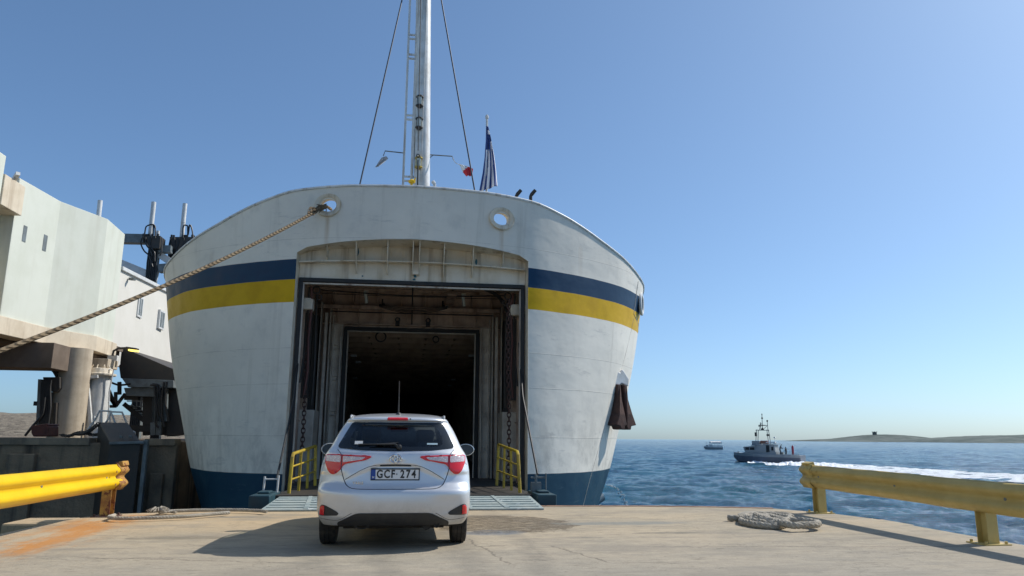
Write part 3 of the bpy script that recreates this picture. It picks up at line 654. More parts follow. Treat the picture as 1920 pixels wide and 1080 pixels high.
# --- bow ramp with its flaps, side rails, cables and chains
M['flap'] = worn('ramp_plate', (.38, .42, .39), (.22, .29, .30), 3, .9, .6, metal=.0, bump=.4, spots=((.50, .53, .52), 3, .58))
_m = worn('ramp_wood', (.40, .42, .40), (.24, .27, .27), 2, .8, .6)
def ramp():
    b = MB(); b.prism([(-2.5, 14.7, .02), (-2.5, 18.5, -.05), (-2.5, 18.5, .07), (-2.5, 14.7, .13)], (5.0, 0, 0)); rp = F_(b.build('bow_ramp', M['blacksteel'], bevel=.01))
    for (x0, x1, pf) in ((-2.36, -.95, -2.5), (-.93, .98, None), (1.06, 2.33, 2.45)):
        f = MB(); xf0 = x0+(-.0 if x0 > -2 else .02); f.prism([(x0, 12.95+(.0), .004), (x0 if x0 > 0 or x0 > -2 else x0+.05, 14.45, .09), (x0 if x0 > 0 or x0 > -2 else x0+.05, 14.45, .125), (x0, 12.95, .03)], (x1-x0, 0, 0))
        n = 5
        for i in range(n): y = 13.12+i*.28; z = .035+(y-12.95)*.0595; f.box((x0+.06, y, z), (x1-.06, y+.02, z+.012))
        xm = (x0+x1)/2; f.prism([(xm-.03, 13.0, .036), (xm+.06, 13.0, .036), (xm-.06, 14.42, .13), (xm-.13, 14.42, .13)], (0, 0, .006))
        o = F_(f.build('ramp_flap', M['flap'], bevel=.006)); o.parent = rp; o.matrix_parent_inverse = Matrix.Translation(-Vector((0, 0, 0)))@Matrix.Identity(4)
    for s in (-1, 1):
        k = MB(); k.box((min(s*2.42, s*2.78), 14.1, -.08), (max(s*2.42, s*2.78), 15.3, .17)); k.box((min(s*2.5, s*2.72), 14.5, .17), (max(s*2.5, s*2.72), 14.9, .21)); F_(k.build('ramp_end', worn('ramp_end_steel', (.015, .06, .08), (.03, .05, .06), 4, .7, .5), bevel=.03))
        # yellow railing along the ramp edge: it recedes from the quay into the ship
        g = MB(); A = atY(541 if s < 0 else 975, 931 if s < 0 else 922, 15.3); T = atY(549 if s < 0 else 971, 851 if s < 0 else 847, 15.3)
        A.z = .1; xA = A.x; xT = T.x; Y0, Y1 = 15.3, 18.0; x1 = s*2.26; x1t = s*2.36
        ht = T.z; r = .032
        def pt(f, h): # f along, h 0..1 up
            y = lerp(Y0, Y1, f); xb = lerp(xA, s*2.10, f); xt = lerp(xT, s*2.14, f); return Vector((lerp(xb, xt, h), y, lerp(.1, lerp(ht, ht+.12, f), h)))
        g.tube([pt(0, 0), pt(0, .93), pt(.03, 1), pt(1, 1), pt(1, 0)], .034, 8)
        for f in (.33, .66): g.bar(pt(f, 0), pt(f, 1), .05, .05)
        for h in (.36, .68): g.tube([pt(0, h), pt(1, h)], .018, 6)
        F_(g.build('ramp_rail', M['yellowrail'], smooth=True))
        # bracket with two little posts at the ramp corner
        g = MB(); xx = s*2.62
        if s < 0:
            g.tube([(xx-.06, 14.9, .17), (xx-.05, 14.9, .46)], .02); g.tube([(xx+.19, 14.9, .17), (xx+.2, 14.9, .48)], .02); g.tube([(xx-.05, 14.9, .41), (xx+.2, 14.9, .41)], .014)
        else:
            g.tube([(xx-.1, 14.9, .17), (xx-.1, 14.9, .50)], .025); g.tube([(xx+.1, 14.9, .17), (xx+.1, 14.9, .52)], .014); g.tube([(xx-.2, 14.9, .44), (xx+.1, 14.9, .44)], .018); g.box((xx-.2, 14.85, .17), (xx, 14.95, .35))
        F_(g.build('cable_anchor', M['greysteel'] if s > 0 else M['lightgrey'], smooth=True))
        g = MB(); g.tube([(s*2.72, 18.75, 3.6), (s*2.70, 17.9, 2.2), (s*2.56, 14.95, .5)] if s > 0 else [(s*2.74, 18.75, 3.6), (s*2.66, 17.8, 2.1), (s*2.46, 14.95, .4)], .022, 8); F_(g.build('ramp_cable', M['cable'], smooth=True))
    # chains
    for x, z0, z1, y in ((2.42, 4.6, .25, 18.4), (-2.58, 4.6, .8, 18.9)):
        g = MB(); z = z0; i = 0
        while z > z1:
            xx = x+.02*math.sin(z*1.3)
            g.torus((xx, y, z), .045, .014, 10, 5, 'Y' if i % 2 else 'X', 1.5); z -= .105; i += 1
        F_(g.build('chain', M['rust'], smooth=True))
ramp()

# --- anchor hanging at the right shoulder of the bow
def anchor():
    sA = [k for k in np.arange(4, 12, .05) if hullp(k, 2.4).y > 20.7][0]; c = hullp(sA, 2.5); t = Vector((.88, .47, 0)).normalized(); n = Vector((t.y, -t.x, 0)).normalized(); c = c-n*.12+Vector((-.17, -.08, -.12))
    def W(u, v, w): return c+t*u+n*w+Vector((0, 0, v))      # u along the hull, v up, w outwards
    pk = MB(); c = c+Vector((0, 0, .10)); pk.prism([W(-.32, .36, -.1), W(-.14, .62, -.1), W(.0, .56, -.1), W(.10, .66, -.1), W(.34, .40, -.1), W(.30, .18, -.1), W(.05, .26, -.1), W(-.06, .20, -.1), W(-.30, .22, -.1)], n*.50); c = c-Vector((0, 0, .10))
    F_(pk.build('anchor_pocket', M['mastwhite'], bevel=.03))
    a = thing('anchor', 'rusty brown anchor hanging against the white hull at the right side of the bow', 'anchor', tuple(W(0, -.2, .5)))
    for sg in (-1, 1):
        f = MB(); u = sg*.125
        pr = [(u-.08, .32), (u+.08, .32), (u+.09, -.1), (u+.11+.06*(sg > 0), -.50), (u+.16+.16*(sg > 0), -.80), (u+.06, -.83), (u+.02, -.93), (u-.14, -.92), (u-.18, -.84), (u-.18-.20*(sg < 0), -.80), (u-.12-.08*(sg < 0), -.5), (u-.09, -.1)]
        vs = [W(p, q, .30) for p, q in pr]; vf = []
        for p, q in pr: vf.append(W(lerp(u, p, .72), q, .30+.16+.16*sstep(.2, -.8, q)))
        k = len(pr); f.add(vs+vf, [tuple(range(k)), tuple(range(k, 2*k))]+[(i, (i+1) % k, k+(i+1) % k, k+i) for i in range(k)])
        world_child(f.build('fluke', M['rust'], bevel=.02), a)
    s = MB(); s.tube([W(0, .5, .25), W(0, -.6, .42)], .08, 10); s.bar(W(-.2, -.72, .4), W(.2, -.72, .4), .2); world_child(s.build('shank', M['rust'], bevel=.02), a)
anchor()
# knuckle shadow down the right shoulder, put in as thin raised lines
b = MB()
pts = [hullp(s, z) for s, z in ((7.75, 5.85), (7.7, 5.4), (7.68, 4.85), (8.0, 4.75), (8.5, 4.65), (9.2, 4.5))]; b.tube([p+Vector((.0, -.0, 0)) for p in pts], .014, 6)
pts = [hullp(s, z) for s, z in ((7.75, 4.75), (7.3, 3.6), (6.7, 2.2), (6.2, 1.1), (5.7, .1), (5.4, -.6))]; b.tube([p for p in pts], .008, 6)
F_(b.build('shadow_line', M['innerlight'], smooth=True))
# discharge pipe low on the bow and its water jet
p = hullp(s_at(1112, -.72), -.72); b = MB(); b.tube([p+Vector((-.28, -.30, -.14)), p+Vector((.28, .02, .12))], .15, 14); F_(b.build('discharge_pipe', worn('pipe_blue', (.10, .17, .22), (.05, .09, .12), 4, .6, .5), smooth=True))
w = NT('foam'); fn = w.noise(3, 7, .8, w.mapped((1, 2.5, 1))); w.col(w.mix(w.rng(fn, .35, .6), (.50, .60, .66), (.86, .89, .90))).set(rough=.8); w.bump(fn, .8, .3); M['foam'] = w.m
b = MB(); q0 = hullp(s_at(1138, -.25), -.2); rr = random.Random(2)
for i in range(90):
    f = rr.random(); c = q0+Vector((.1+1.1*f+rr.uniform(-.05, .05)*(1+f), -.3*f, .05+.18*f-2.6*f*f)); r = .012+.03*f*rr.random()
    b.torus(tuple(c), r, r*.6, 5, 4, 'Z')
jet = b.build('water_jet', M['foam'], smooth=True); jet['label'] = 'thin jet of water spraying from the ferry bow into the sea'; jet['category'] = 'water jet'; jet['kind'] = 'stuff'

# --- foremast with lanterns, ladder and stays
def mast():
    Y = 22; bz = 5.5; C = atY(788, 350, Y); x0 = C.x+.02
    top = 17.5
    b = MB(); xt = atY(794, 0, Y).x; xb = atY(791, 345, Y).x; dx = (xt-xb)/(15.2-8.8)
    def X(z): return xb+(z-8.8)*dx
    b.tube([(X(bz), Y, bz), (X(12), Y, 12), (X(top), Y, top)], [.25, .245, .24], 24)
    b.k = 0; ms = F_(b.build('mast', M['mastwhite'], smooth=True))
    k = MB(); k.box((X(9)-.36, Y-.12, bz), (X(9)-.27, Y, top)); k.box((X(9)-.24, Y-.27, bz), (X(9)-.02, Y-.15, top)); o = k.build('cable_duct', M['mastwhite'], bevel=.01); F_(o); o.parent = ms; o.matrix_parent_inverse = Matrix.Identity(4)
    def sub(o, par=ms): o.parent = par; return o
    fix = Matrix.Identity(4)
    l = MB(); lx = X(9)-.57
    l.box((lx-.035, Y-.06, bz), (lx+.035, Y+.02, top)); 
    for py in (66, 103, 217, 332, -60):
        z = atY(770, py, Y).z
        for dz in (0, .14): l.box((lx+.03, Y-.05, z-dz-.03), (X(9)-.25, Y+.0, z-dz+.03))
    sub(l.build('ladder_rail', M['mastwhite'], bevel=.008))
    for px, py in ((787, 190), (786, 231), (785, 305)):
        p = atY(px, py, Y-.35); l = MB()
        l.lathe([(.02, .23), (.06, .2), (.12, .16), (.12, .13)], p, 12); l.lathe([(.12, -.13), (.12, -.16), (.07, -.19)], p, 12)
        for a in range(4): l.tube([p+Vector((.11*math.cos(a*1.57+.78), .11*math.sin(a*1.57+.78), -.14)), p+Vector((.11*math.cos(a*1.57+.78), .11*math.sin(a*1.57+.78), .14))], .012, 5)
        l.box((p.x-.04, p.y, p.z-.2), (p.x+.04, p.y+.25, p.z-.16)); o = sub(l.build('lantern', M['blacksteel'] if py < 300 else M['brass']))
        g = MB(); g.lathe([(.085, -.13), (.095, 0), (.085, .13)], p, 12); o2 = g.build('lantern_glass', M['lamp_glass'], smooth=True); sub(o2)
    c = MB(); c.tube([atY(790, -60, Y-.5), atY(784, 282, Y-.55)], .014, 6); p = atY(784, 292, Y-.55); c.torus(tuple(p), .05, .015, 12, 6); c.tube([atY(784, 300, Y-.55), atY(783, 348, Y-.5)], .022, 6); sub(c.build('hoist_line', M['cable'], smooth=True))
    # arms that carry the small flags
    for pts in (((758, 287), (722, 283), (719, 292)), ((803, 290), (848, 293), (850, 299))):
        a = MB(); a.tube([atY(x, y, Y) for x, y in pts], .018, 6); 
        if pts[0][0] > 800: a.tube([atY(803, 298, Y), atY(812, 291, Y)], .014, 6)
        sub(a.build('signal_arm', M['greysteel'], smooth=True))
    for a, c in (((675, 345), (756, -10)), ((890, 357), (824, -20))):
        t = MB(); A = atY(*a, 19.6); A2 = atY(*c, 21.4); d = (A2-A); t.tube([A-d*.15, A+d*1.5], .022, 6); sub(t.build('stay', M['wire'], smooth=True))
    h = MB(); p = atY(772, 343, 20.5); h.lathe([(.02, -.5), (.04, -.02), (.09, .0), (.11, .05), (.05, .1)], p, 10); h.tube([p+Vector((.06, 0, 0)), p+Vector((.1, 0, .16))], .02); F_(h.build('deck_fitting', M['yellow'], smooth=True))
    h = MB(); p = atY(815, 345, 20.5); h.tube([p-Vector((0, 0, .5)), p], .04); h.tube([p, p+Vector((-.06, 0, .08))], .05); F_(h.build('deck_light', M['lightgrey'], smooth=True))
    for px in (968, 995):
        p = atY(px, 372, 20); h = MB(); h.tube([p-Vector((0, 0, 1.2)), p+Vector((0, 0, .06)), p+Vector((.03, -.02, .12)), p+Vector((.13, -.05, .24))], [.05, .05, .055, .05], 10); F_(h.build('vent_pipe', M['blacksteel'], smooth=True))
    pf = MB(); A = atY(913, 222, 19); B = Vector((A.x+.03, 19, 6.0)); pf.tube([B, A], .03, 8); pf.lathe([(.045, 0), (.05, .05), (.03, .1)], A, 8); F_(pf.build('flag_pole', M['lightgrey'], smooth=True))
mast()
# ================================================================== flags and ropes
def cloth(name, pix, Y, colf, mats, label, nx, ny, fold=.06, nf=3.0):
    """hanging cloth: pix = rows of (x_left, x_right, y_left, y_right) pixels at depth Y; colf(u,v) gives a material index"""
    b = MB(); rows = len(pix)-1; vs = []
    for j in range(ny+1):
        f = j/ny*rows; i = min(int(f), rows-1); t = f-i; q = [lerp(a, c, t) for a, c in zip(pix[i], pix[i+1])]
        for k in range(nx+1):
            u = k/nx; p = atY(lerp(q[0], q[1], u), lerp(q[2], q[3], u), Y)
            vs.append((p.x, p.y+fold*math.sin(u*math.pi*nf+j*.12)*(.3+.7*j/ny), p.z))
    b.add(vs, [(j*(nx+1)+k, j*(nx+1)+k+1, (j+1)*(nx+1)+k+1, (j+1)*(nx+1)+k) for j in range(ny) for k in range(nx)])
    b.mi = [colf((k+.5)/nx, (j+.5)/ny) for j in range(ny) for k in range(nx)]
    o = b.build(name, mats, fix=False); o.data.shade_smooth(); o.modifiers.new('thickness', 'SOLIDIFY').thickness = .006; return tag(o, label, 'flag')
def fabric(name, c): t = NT(name); t.col(c).set(rough=.85, sheen=.3); return t.m
fb, fw, fr = fabric('flag_blue', (.012, .05, .22)), fabric('flag_white', (.88, .86, .88)), fabric('flag_red', (.62, .02, .03))
def greek(u, v):
    if v < .08: return 0
    if v < .15: return 0 if u < .45 else 1
    if v < .27: return 0
    if v < .40: return 1 if u > .72 else 0
    return 1 if (u*4.6+.15*v) % 1.3 > .66 else 0
cloth('flag', [(911.5, 916, 236, 238), (911, 921, 262, 262), (909, 926, 295, 292), (905, 930, 325, 320), (898, 933, 360, 348)], 18.95, greek, [fb, fw], 'blue and white striped flag drooping from the staff above the right of the bow', 26, 40, .05, 5)
cloth('flag', [(856, 861, 306, 309), (862, 874, 309, 311), (867, 887, 321, 317), (875, 885, 330, 330)], 21.9, lambda u, v: 0 if v < .56-.25*(u-.5) else 1, [fabric('pennant_white', (.9, .9, .9)), fr], 'small white and red flag fluttering to the right of the mast', 12, 16, .05, 3)
b = MB(); b.tube([atY(850, 299, 21.95), atY(853, 304, 21.9), atY(857, 307, 21.9)], .012, 5)
o = b.build('flag_halyard', M['lightgrey']); tag(o, 'short line tying the white and red flag to its arm', 'line')
cloth('flag', [(716, 724, 295, 293), (712, 728, 300, 297), (706, 718, 309, 305), (703, 708, 314, 312)], 21.9, lambda u, v: 0, [fabric('tattered_grey', (.42, .42, .44))], 'tattered grey rag of a flag hanging left of the mast', 10, 10, .05, 4)

M['rope'] = None
t = NT('mooring_rope_fibre'); w = t.n.new('ShaderNodeTexWave'); w.inputs['Scale'].default_value = 9; w.inputs['Distortion'].default_value = 1.0; t.l.new(t.mapped((1, 1, 1), (0, .7, .4)), w.inputs[0])
n = t.noise(8, 5, .7); t.col(t.mix(t.rng(n, .3, .7), (.22, .165, .10), (.14, .10, .06))).set(rough=.95); t.bump(w.outputs['Fac'], .8, .02); M['rope'] = t.m
t = NT('grey_rope_fibre'); n = t.noise(8, 5, .7); t.col(t.mix(t.rng(n, .3, .7), (.44, .40, .33), (.28, .25, .20))).set(rough=.95); t.bump(t.noise(40, 3), .6, .02); M['greyrope'] = t.m
def rope(name, pts, r, mat, label, strands=3, pitch=.45, cat='rope', fat=.72):
    """twisted rope: strands wind round the centre line"""
    P = [Vector(p) for p in pts]; D = [0]
    for a, c in zip(P, P[1:]): D.append(D[-1]+(c-a).length)
    L = D[-1]; fx, fy, fz = (Pch([(d, p[i]) for d, p in zip(D, P)]) for i in range(3)); n = max(12, int(L/(pitch/8))); b = MB(); q = r*fat
    for s in range(strands):
        line = []
        for i in range(n+1):
            d = L*i/n; c = Vector((fx(d), fy(d), fz(d))); e = Vector((fx(min(L, d+.01)), fy(min(L, d+.01)), fz(min(L, d+.01))))-Vector((fx(max(0, d-.01)), fy(max(0, d-.01)), fz(max(0, d-.01)))); e.normalize()
            u = Vector((0, 0, 1)); a = e.cross(u).normalized(); bb = e.cross(a); ph = 2*math.pi*(d/pitch+s/strands); line.append(c+(a*math.cos(ph)+bb*math.sin(ph))*(r-q))
        b.tube(line, q, 7)
    return tag(b.build(name, mat, smooth=True), label, cat)
A = Vector((-2.24, 17.75, 6.70)); E = Vector((-6.9, 9.5, 2.02)); mid = []
E = atY(-70, 683, 11.0)
for i in range(25):
    f = i/24; p = A.lerp(E, f); p.z -= .30*4*f*(1-f)*.62; mid.append(p)
mid = [A+Vector((.12, .45, .08)), A+Vector((.06, .2, .06))]+mid
rope('mooring_rope', mid, .038, M['rope'], 'thick brown mooring rope stretched from the left hawse hole down to the left edge', 1, .12, fat=1)
# frayed chafe wrapping where the rope leaves the hull
b = MB(); rr = random.Random(9); ax = (E-A).normalized()
for i in range(70):
    f = rr.random(); p = A+ax*(f*.55-.12)+Vector((rr.uniform(-.06, .06), rr.uniform(-.06, .06), rr.uniform(-.06, .06))); b.tube([p, p+ax*rr.uniform(.1, .25)+Vector((rr.uniform(-.07, .07), rr.uniform(-.05, .05), rr.uniform(-.06, .06)))], .012, 4)
tag(b.build('rope_wrapping', M['rope'], smooth=True), 'frayed brown wrapping on the mooring rope at the left hawse hole', 'rope')
# loose ropes on the quay, left
g = lambda px, py, z=.05: atZ(px, py, z)
rope('loose_rope', [g(215, 966), g(205, 969), g(225, 972), g(290, 970.5), g(350, 968), g(400, 963.5), g(430, 961)], .028, M['greyrope'], 'grey rope lying in a long flat bight by the left barrier post', 3, .13)
rope('loose_rope', [g(330, 960, .04), g(306, 957, .05), g(300, 960), g(330, 958), g(380, 956.5), g(430, 956), g(485, 957.5), g(500, 959)], .028, M['greyrope'], 'grey rope lying along the quay edge in front of the ferry bow', 3, .13)
b = MB(); c = g(297, 954, .1)
for i in range(60):
    a = rr.uniform(0, 6.28); e = rr.uniform(0, 1.3); L = rr.uniform(.05, .2); L *= .7; b.tube([c, c+Vector((math.cos(a)*L*.6, math.sin(a)*L*.6, math.sin(e)*L*.3)), c+Vector((math.cos(a)*L*1.3, math.sin(a)*L*1.3, math.sin(e)*L*.3-.04))], .007, 4)
tag(b.build('frayed_rope_end', M['greyrope'], smooth=True), 'frayed knot of rope on the quay edge left of the ferry', 'rope')
# coiled rope on the right of the quay
def coil():
    K = [(1367, 970), (1395, 972), (1405, 967), (1440, 965), (1475, 967), (1485, 972)]
    pts = []
    loops = [((1395, 979), (1420, 984), (1455, 986.5), (1468, 984), (1462, 977), (1430, 972), (1405, 969)), ((1398, 974), (1430, 980), (1462, 982), (1470, 976), (1440, 969), (1410, 967)), ((1404, 972), (1432, 975), (1462, 977), (1478, 971), (1450, 965.5), (1420, 965)), ((1466, 981), (1490, 985), (1525, 984), (1531, 980), (1500, 976), (1470, 975))]
    first = [g(1365, 971), g(1385, 971.5), g(1400, 969.5)]; z = .05; P = list(first)
    for li, lp in enumerate(loops): P += [g(x, y, .045+.02*min(li, 2)) for x, y in lp]
    P += [g(1440, 964), g(1475, 966), g(1486, 971)]
    rope('rope_coil', P, .05, M['greyrope'], 'heap of thick grey rope coiled flat on the right side of the quay', 3, .22)
    b = MB(); c = g(1432, 975, .0); b.lathe([(.33, 0), (.32, .07), (.25, .10), (.1, .11)], (0, 0, 0), 20); o = b.build('coil_middle', M['greyrope'], smooth=True); o.location = c; o.scale = (1.1, 1.5, 1)
    r = bpy.data.objects['rope_coil']; o.parent = r
coil()

# ================================================================== crash barriers
def wbeam(name, X, y0, y1, ztop, h, face, mat, root, jag=True):
    """W-beam along Y; face = +1 bulges towards +X"""
    n = 13; prof = []
    for i in range(n):
        f = i/(n-1); z = ztop-h*f; d = .036*(1-math.cos(f*4*math.pi))
        prof.append((X+face*(d), z))
    b = MB(); ys = list(np.arange(y0, y1, .5))+[y1]; vs = []; rr = random.Random(int(X*7))
    for y in ys:
        dz = rr.uniform(-.004, .004)-(max(-.09, -.0125*(12.5-y))*-1 if X > 0 else 0); dx = rr.uniform(-.004, .004)
        vs += [(x+dx, y, z+dz) for x, z in prof]
    b.add(vs, [(j*n+i, j*n+i+1, (j+1)*n+i+1, (j+1)*n+i) for j in range(len(ys)-1) for i in range(n-1)])
    o = b.build(name, mat, fix=False); s = o.modifiers.new('thickness', 'SOLIDIFY'); s.thickness = .008; s.offset = 0
    o.data.shade_smooth(); o.parent = root; return o
def barrier(X, ys, yend, face, ztop, h, mats, label, ext):
    root = thing('crash_barrier', label, 'crash barrier')
    mb, mp, me = mats; back = -40
    wbeam('beam', X, -8, yend-.12, ztop, h, face, mb, root)
    wbeam('beam_end', X+face*.008, yend-.34, yend, ztop+.012, h+.03, face, me, root)
    # flared terminal piece
    e = MB(); 
    for z in (ztop-.1, ztop-.29): e.lathe([(.02, 0), (.022, .012)], (X+face*.09, yend-.55, z), 8, 'X')
    e.prism([(X-.05, yend-.02, ztop+.02), (X+.06, yend-.02, ztop+.05), (X+.08, yend-.02, ztop-.02), (X+.02, yend-.02, ztop-.05)], (0, -.25, .0))
    e.each('end_cap', me, root, bevel=.01)
    for y in ys:
        p = MB(); w = .07; xo = X-face*.065
        zt = ztop-.03-(min(.09, .0125*(12.5-y)) if X > 0 else 0); p.box((xo-w, y-.09, .0), (xo+w, y-.08, zt)); p.box((xo-w, y+.08, .0), (xo+w, y+.09, zt)); p.box((xo-.006, y-.08, .0), (xo+.006, y+.08, zt))
        o = p.build('post', mp, root)
        q = MB(); q.box((xo-.17, y-.16, .0), (xo+.17, y+.16, .014))
        for a in (-1, 1):
            for c in (-1, 1): q.lathe([(.018, 0), (.018, .03)], (xo+.13*a, y+.12*c, .014), 6)
        k = q.build('base_plate', M['rust'] if X < 0 else mp, o)
    bl = MB()
    for i, y in enumerate(np.arange(-2.3, yend-.6, 2.0)): bl.lathe([(.006, 0), (.022, .004), (.02, .012)] if face > 0 else [(.02, -.012), (.022, -.004), (.006, 0)], (X+face*(.0), y+.3, ztop-h/2-(min(.09, .0125*(12.2-y)) if X > 0 else 0)), 8, 'X')
    bl.each('bolt', M['greysteel'], root)
    return root
barrier(-4.42, [12.35, 8.4, 4.4, .4], 12.68, 1, .765, .365, (M['yellow'], M['rustpost'], M['rustpost']), 'bright yellow steel crash barrier along the left edge of the quay', 0)
barrier(6.85, [12.15, 8.42, 4.6, .8], 12.50, -1, .79, .37, (M['yellowveil'], M['yellowveil'], M['yellowveil']), 'pale yellow crash barrier along the right seaside edge of the quay', 0)
# ================================================================== terminal building, gangway, link towers (left)
M['render'] = worn('terminal_render', (.58, .60, .53), (.50, .52, .44), .8, .6, .85, streak=((.42, .41, .34), 1.2, .35), bump=.2)
M['render2'] = worn('gangway_render', (.62, .60, .55), (.55, .53, .47), .8, .6, .85, bump=.1)
M['slab'] = worn('slab_concrete', (.62, .54, .42), (.48, .40, .29), 1.4, .7, .85, streak=((.28, .20, .13), 2.5, .5), bump=.3)
M['pillar'] = worn('pillar_concrete', (.50, .43, .33), (.33, .27, .20), 1.4, .7, .85, streak=((.22, .17, .12), 2, .5), bump=.3)
M['darkslab'] = worn('soffit_concrete', (.17, .13, .10), (.10, .075, .055), 1, .8, .9)  # dark copy of the slab concrete, with the shade of the undersides in its colour
def terminal():
    root = thing('terminal_building', 'pale green terminal building raised on concrete pillars at the left of the picture', 'building', (-16, 30, 1))
    W = lambda o, p=None: (world_child(o, root) if p is None else setattr(o, 'parent', p), o)[1]
    front = [(-14.25, 27.6), (-14.02, 30.3), (-13.12, 32.6), (-13.3, 35.1)]
    b = MB(); b.prism([(x, y, 5.25) for x, y in front]+[(-22, 35.1, 5.25), (-22, 27.6, 5.25)], (0, 0, 5.05)); wall = W(b.build('wall', M['render'], bevel=.02))
    # left block and the cream beam that joins it
    p = atY(12, 293, 26.2); b = MB(); b.box((-30, -30, 5.25), (p.x, 26.2, p.z)); W(b.build('side_block', M['render'], bevel=.02))  # stretched unseen past the camera; its sunlit wall bounces light onto the hull
    a = atY(5, 392, 26.8); c = atY(27, 337, 26.8); b = MB(); b.box((-15.4, 26.21, a.z), (c.x, 27.59, c.z)); W(b.build('joining_beam', M['slab'], bevel=.02))
    b = MB(); b.box((-16.2, 26.21, 5.25), (-15.2, 27.59, 9.6)); W(b.build('recess_wall', M['slab']))
    q = atY(27, 336, 27); b = MB(); b.bar(q, q+Vector((.25, -.3, .12)), .13); b.bar(q+Vector((-.1, .2, -.1)), q, .05); W(b.build('camera_housing', M['lightgrey']))
    for px, y0, y1 in ((51, 421, 453), (83, 438, 470)):
        A = atX(px-3, (y0+y1)/2, -14.1); B = atX(px+3, (y0+y1)/2, -14.1); A.z = atX(px-3, y0, -14.1).z; B.z = atX(px-3, y1, -14.1).z; b = MB(); b.box((-14.25, A.y, B.z), (-14.05, B.y, A.z)); 
        f = (Vector((-14.02, 30.3))-Vector((-14.25, 27.6))); xx = lambda y: -14.25+(y-27.6)*f.x/f.y
        b = MB(); b.prism([(xx(A.y)-.05, A.y, B.z), (xx(B.y)-.05, B.y, B.z), (xx(B.y)+.012, B.y, B.z), (xx(A.y)+.012, A.y, B.z)], (0, 0, A.z-B.z)); o = b.build('window', M['greysteel'], wall); o.parent = root; world_child(o, root)
    # slab
    of = [(-14.15, 27.5), (-13.9, 30.3), (-12.98, 32.6), (-13.14, 35.2)]
    b = MB(); b.prism([(-30, -30.2, 4.62), (-14.9, -30.2, 4.62), (-14.9, 24, 4.62)]+[(x, y, 4.62) for x, y in of]+[(-30, 35.2, 4.62)], (0, 0, .625)); W(b.build('slab', M['slab'], bevel=.02))  # carried on under the added unseen length of the side block
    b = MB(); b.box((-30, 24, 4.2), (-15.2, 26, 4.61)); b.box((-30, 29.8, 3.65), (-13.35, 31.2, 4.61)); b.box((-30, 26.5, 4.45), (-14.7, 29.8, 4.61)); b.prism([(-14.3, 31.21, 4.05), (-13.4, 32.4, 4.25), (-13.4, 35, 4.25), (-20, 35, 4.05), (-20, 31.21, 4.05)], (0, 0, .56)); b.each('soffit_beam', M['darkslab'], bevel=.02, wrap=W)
    c = atY(133, 740, 31.8); r = .60; b = MB(); b.lathe([(r*1.08, 1.0), (r*1.06, 1.9), (r, 4.3), (r, 4.6)], (c.x, 31.8, 0), 32)
    W(b.build('pillar', M['pillar'], smooth=True))
    a = atY(162, 700, 33.6); c = atY(180, 700, 33.6); b = MB(); b.box((a.x-.1, 33.2, 1), (c.x, 34, 4.3)); a = atY(160, 672, 33.2); c = atY(203, 690, 33.2); b.box((a.x, 33.1, c.z), (c.x, 34.2, a.z)); W(b.build('pillar', M['pillar'], bevel=.02))
    b = MB(); b.box((-26, 31, 1), (-25, 32, 4.3)); W(b.build('pillar', M['pillar'], bevel=.02))
    # concrete rings around the pillar
    # small white electrical frame and the rail behind the slab corner
    b = MB(); A = atY(205, 672, 34.5)
    for (x0, y0, x1, y1) in ((223, 660, 226, 684),): p = atY(x0, y1, 34); q = atY(x1, y0, 34); b.box((p.x, 33.9, p.z), (q.x, 34.1, q.z))
    p = atY(203, 686, 34.2); q = atY(222, 667, 34.2); b.box((p.x, 34.0, p.z), (q.x, 34.4, q.z)); W(b.build('junction_box', M['lightgrey'], bevel=.01))
    return root
term = terminal()
# white steel column under the slab
def white_column():
    root = thing('steel_column', 'white round steel column with struts beside the thick concrete pillar', 'column', tuple(atY(190, 816, 33)*1))
    W = lambda o: world_child(o, root)
    Y = 32.6; t = atY(187, 705, Y); bt = atY(187, 816, Y); b = MB(); b.lathe([(.44, 1.0), (.42, t.z)], (t.x, Y, 0), 24); W(b.build('shaft', M['lightgrey'], smooth=True))
    b = MB(); b.lathe([(.6, 0), (.62, .08), (.5, .1), (.45, .3), (.3, .32)], (t.x, Y, t.z), 20)
    for a in range(8): b.bar(Vector((t.x+.5*math.cos(a*.785), Y+.5*math.sin(a*.785), t.z+.05)), Vector((t.x+.3*math.cos(a*.785), Y+.3*math.sin(a*.785), t.z+.45)), .04, .04)
    W(b.build('capital', M['cream'], bevel=.01))
    b = MB(); b.bar(atY(163, 710, 32), atY(172, 816, 32), .13); b.bar(atY(163, 708, 32), atY(184, 706, 32), .12); b.bar(atY(176, 780, 31.8), atY(176, 816, 31.8), .09); W(b.build('strut', M['lightgrey'], bevel=.01))
    b = MB(); b.tube([atY(205, 693, 32.4), atY(213, 694, 32.4), atY(205, 733, 32.4), atY(203, 790, 32.4)], .03); W(b.build('drain_pipe', M['lightgrey'], smooth=True))
    b = MB(); p = atY(184, 818, 31.5); b.lathe([(.24, -.1), (.22, .12), (.12, .3)], p, 12); W(b.build('foot', M['lightgrey']))
white_column()
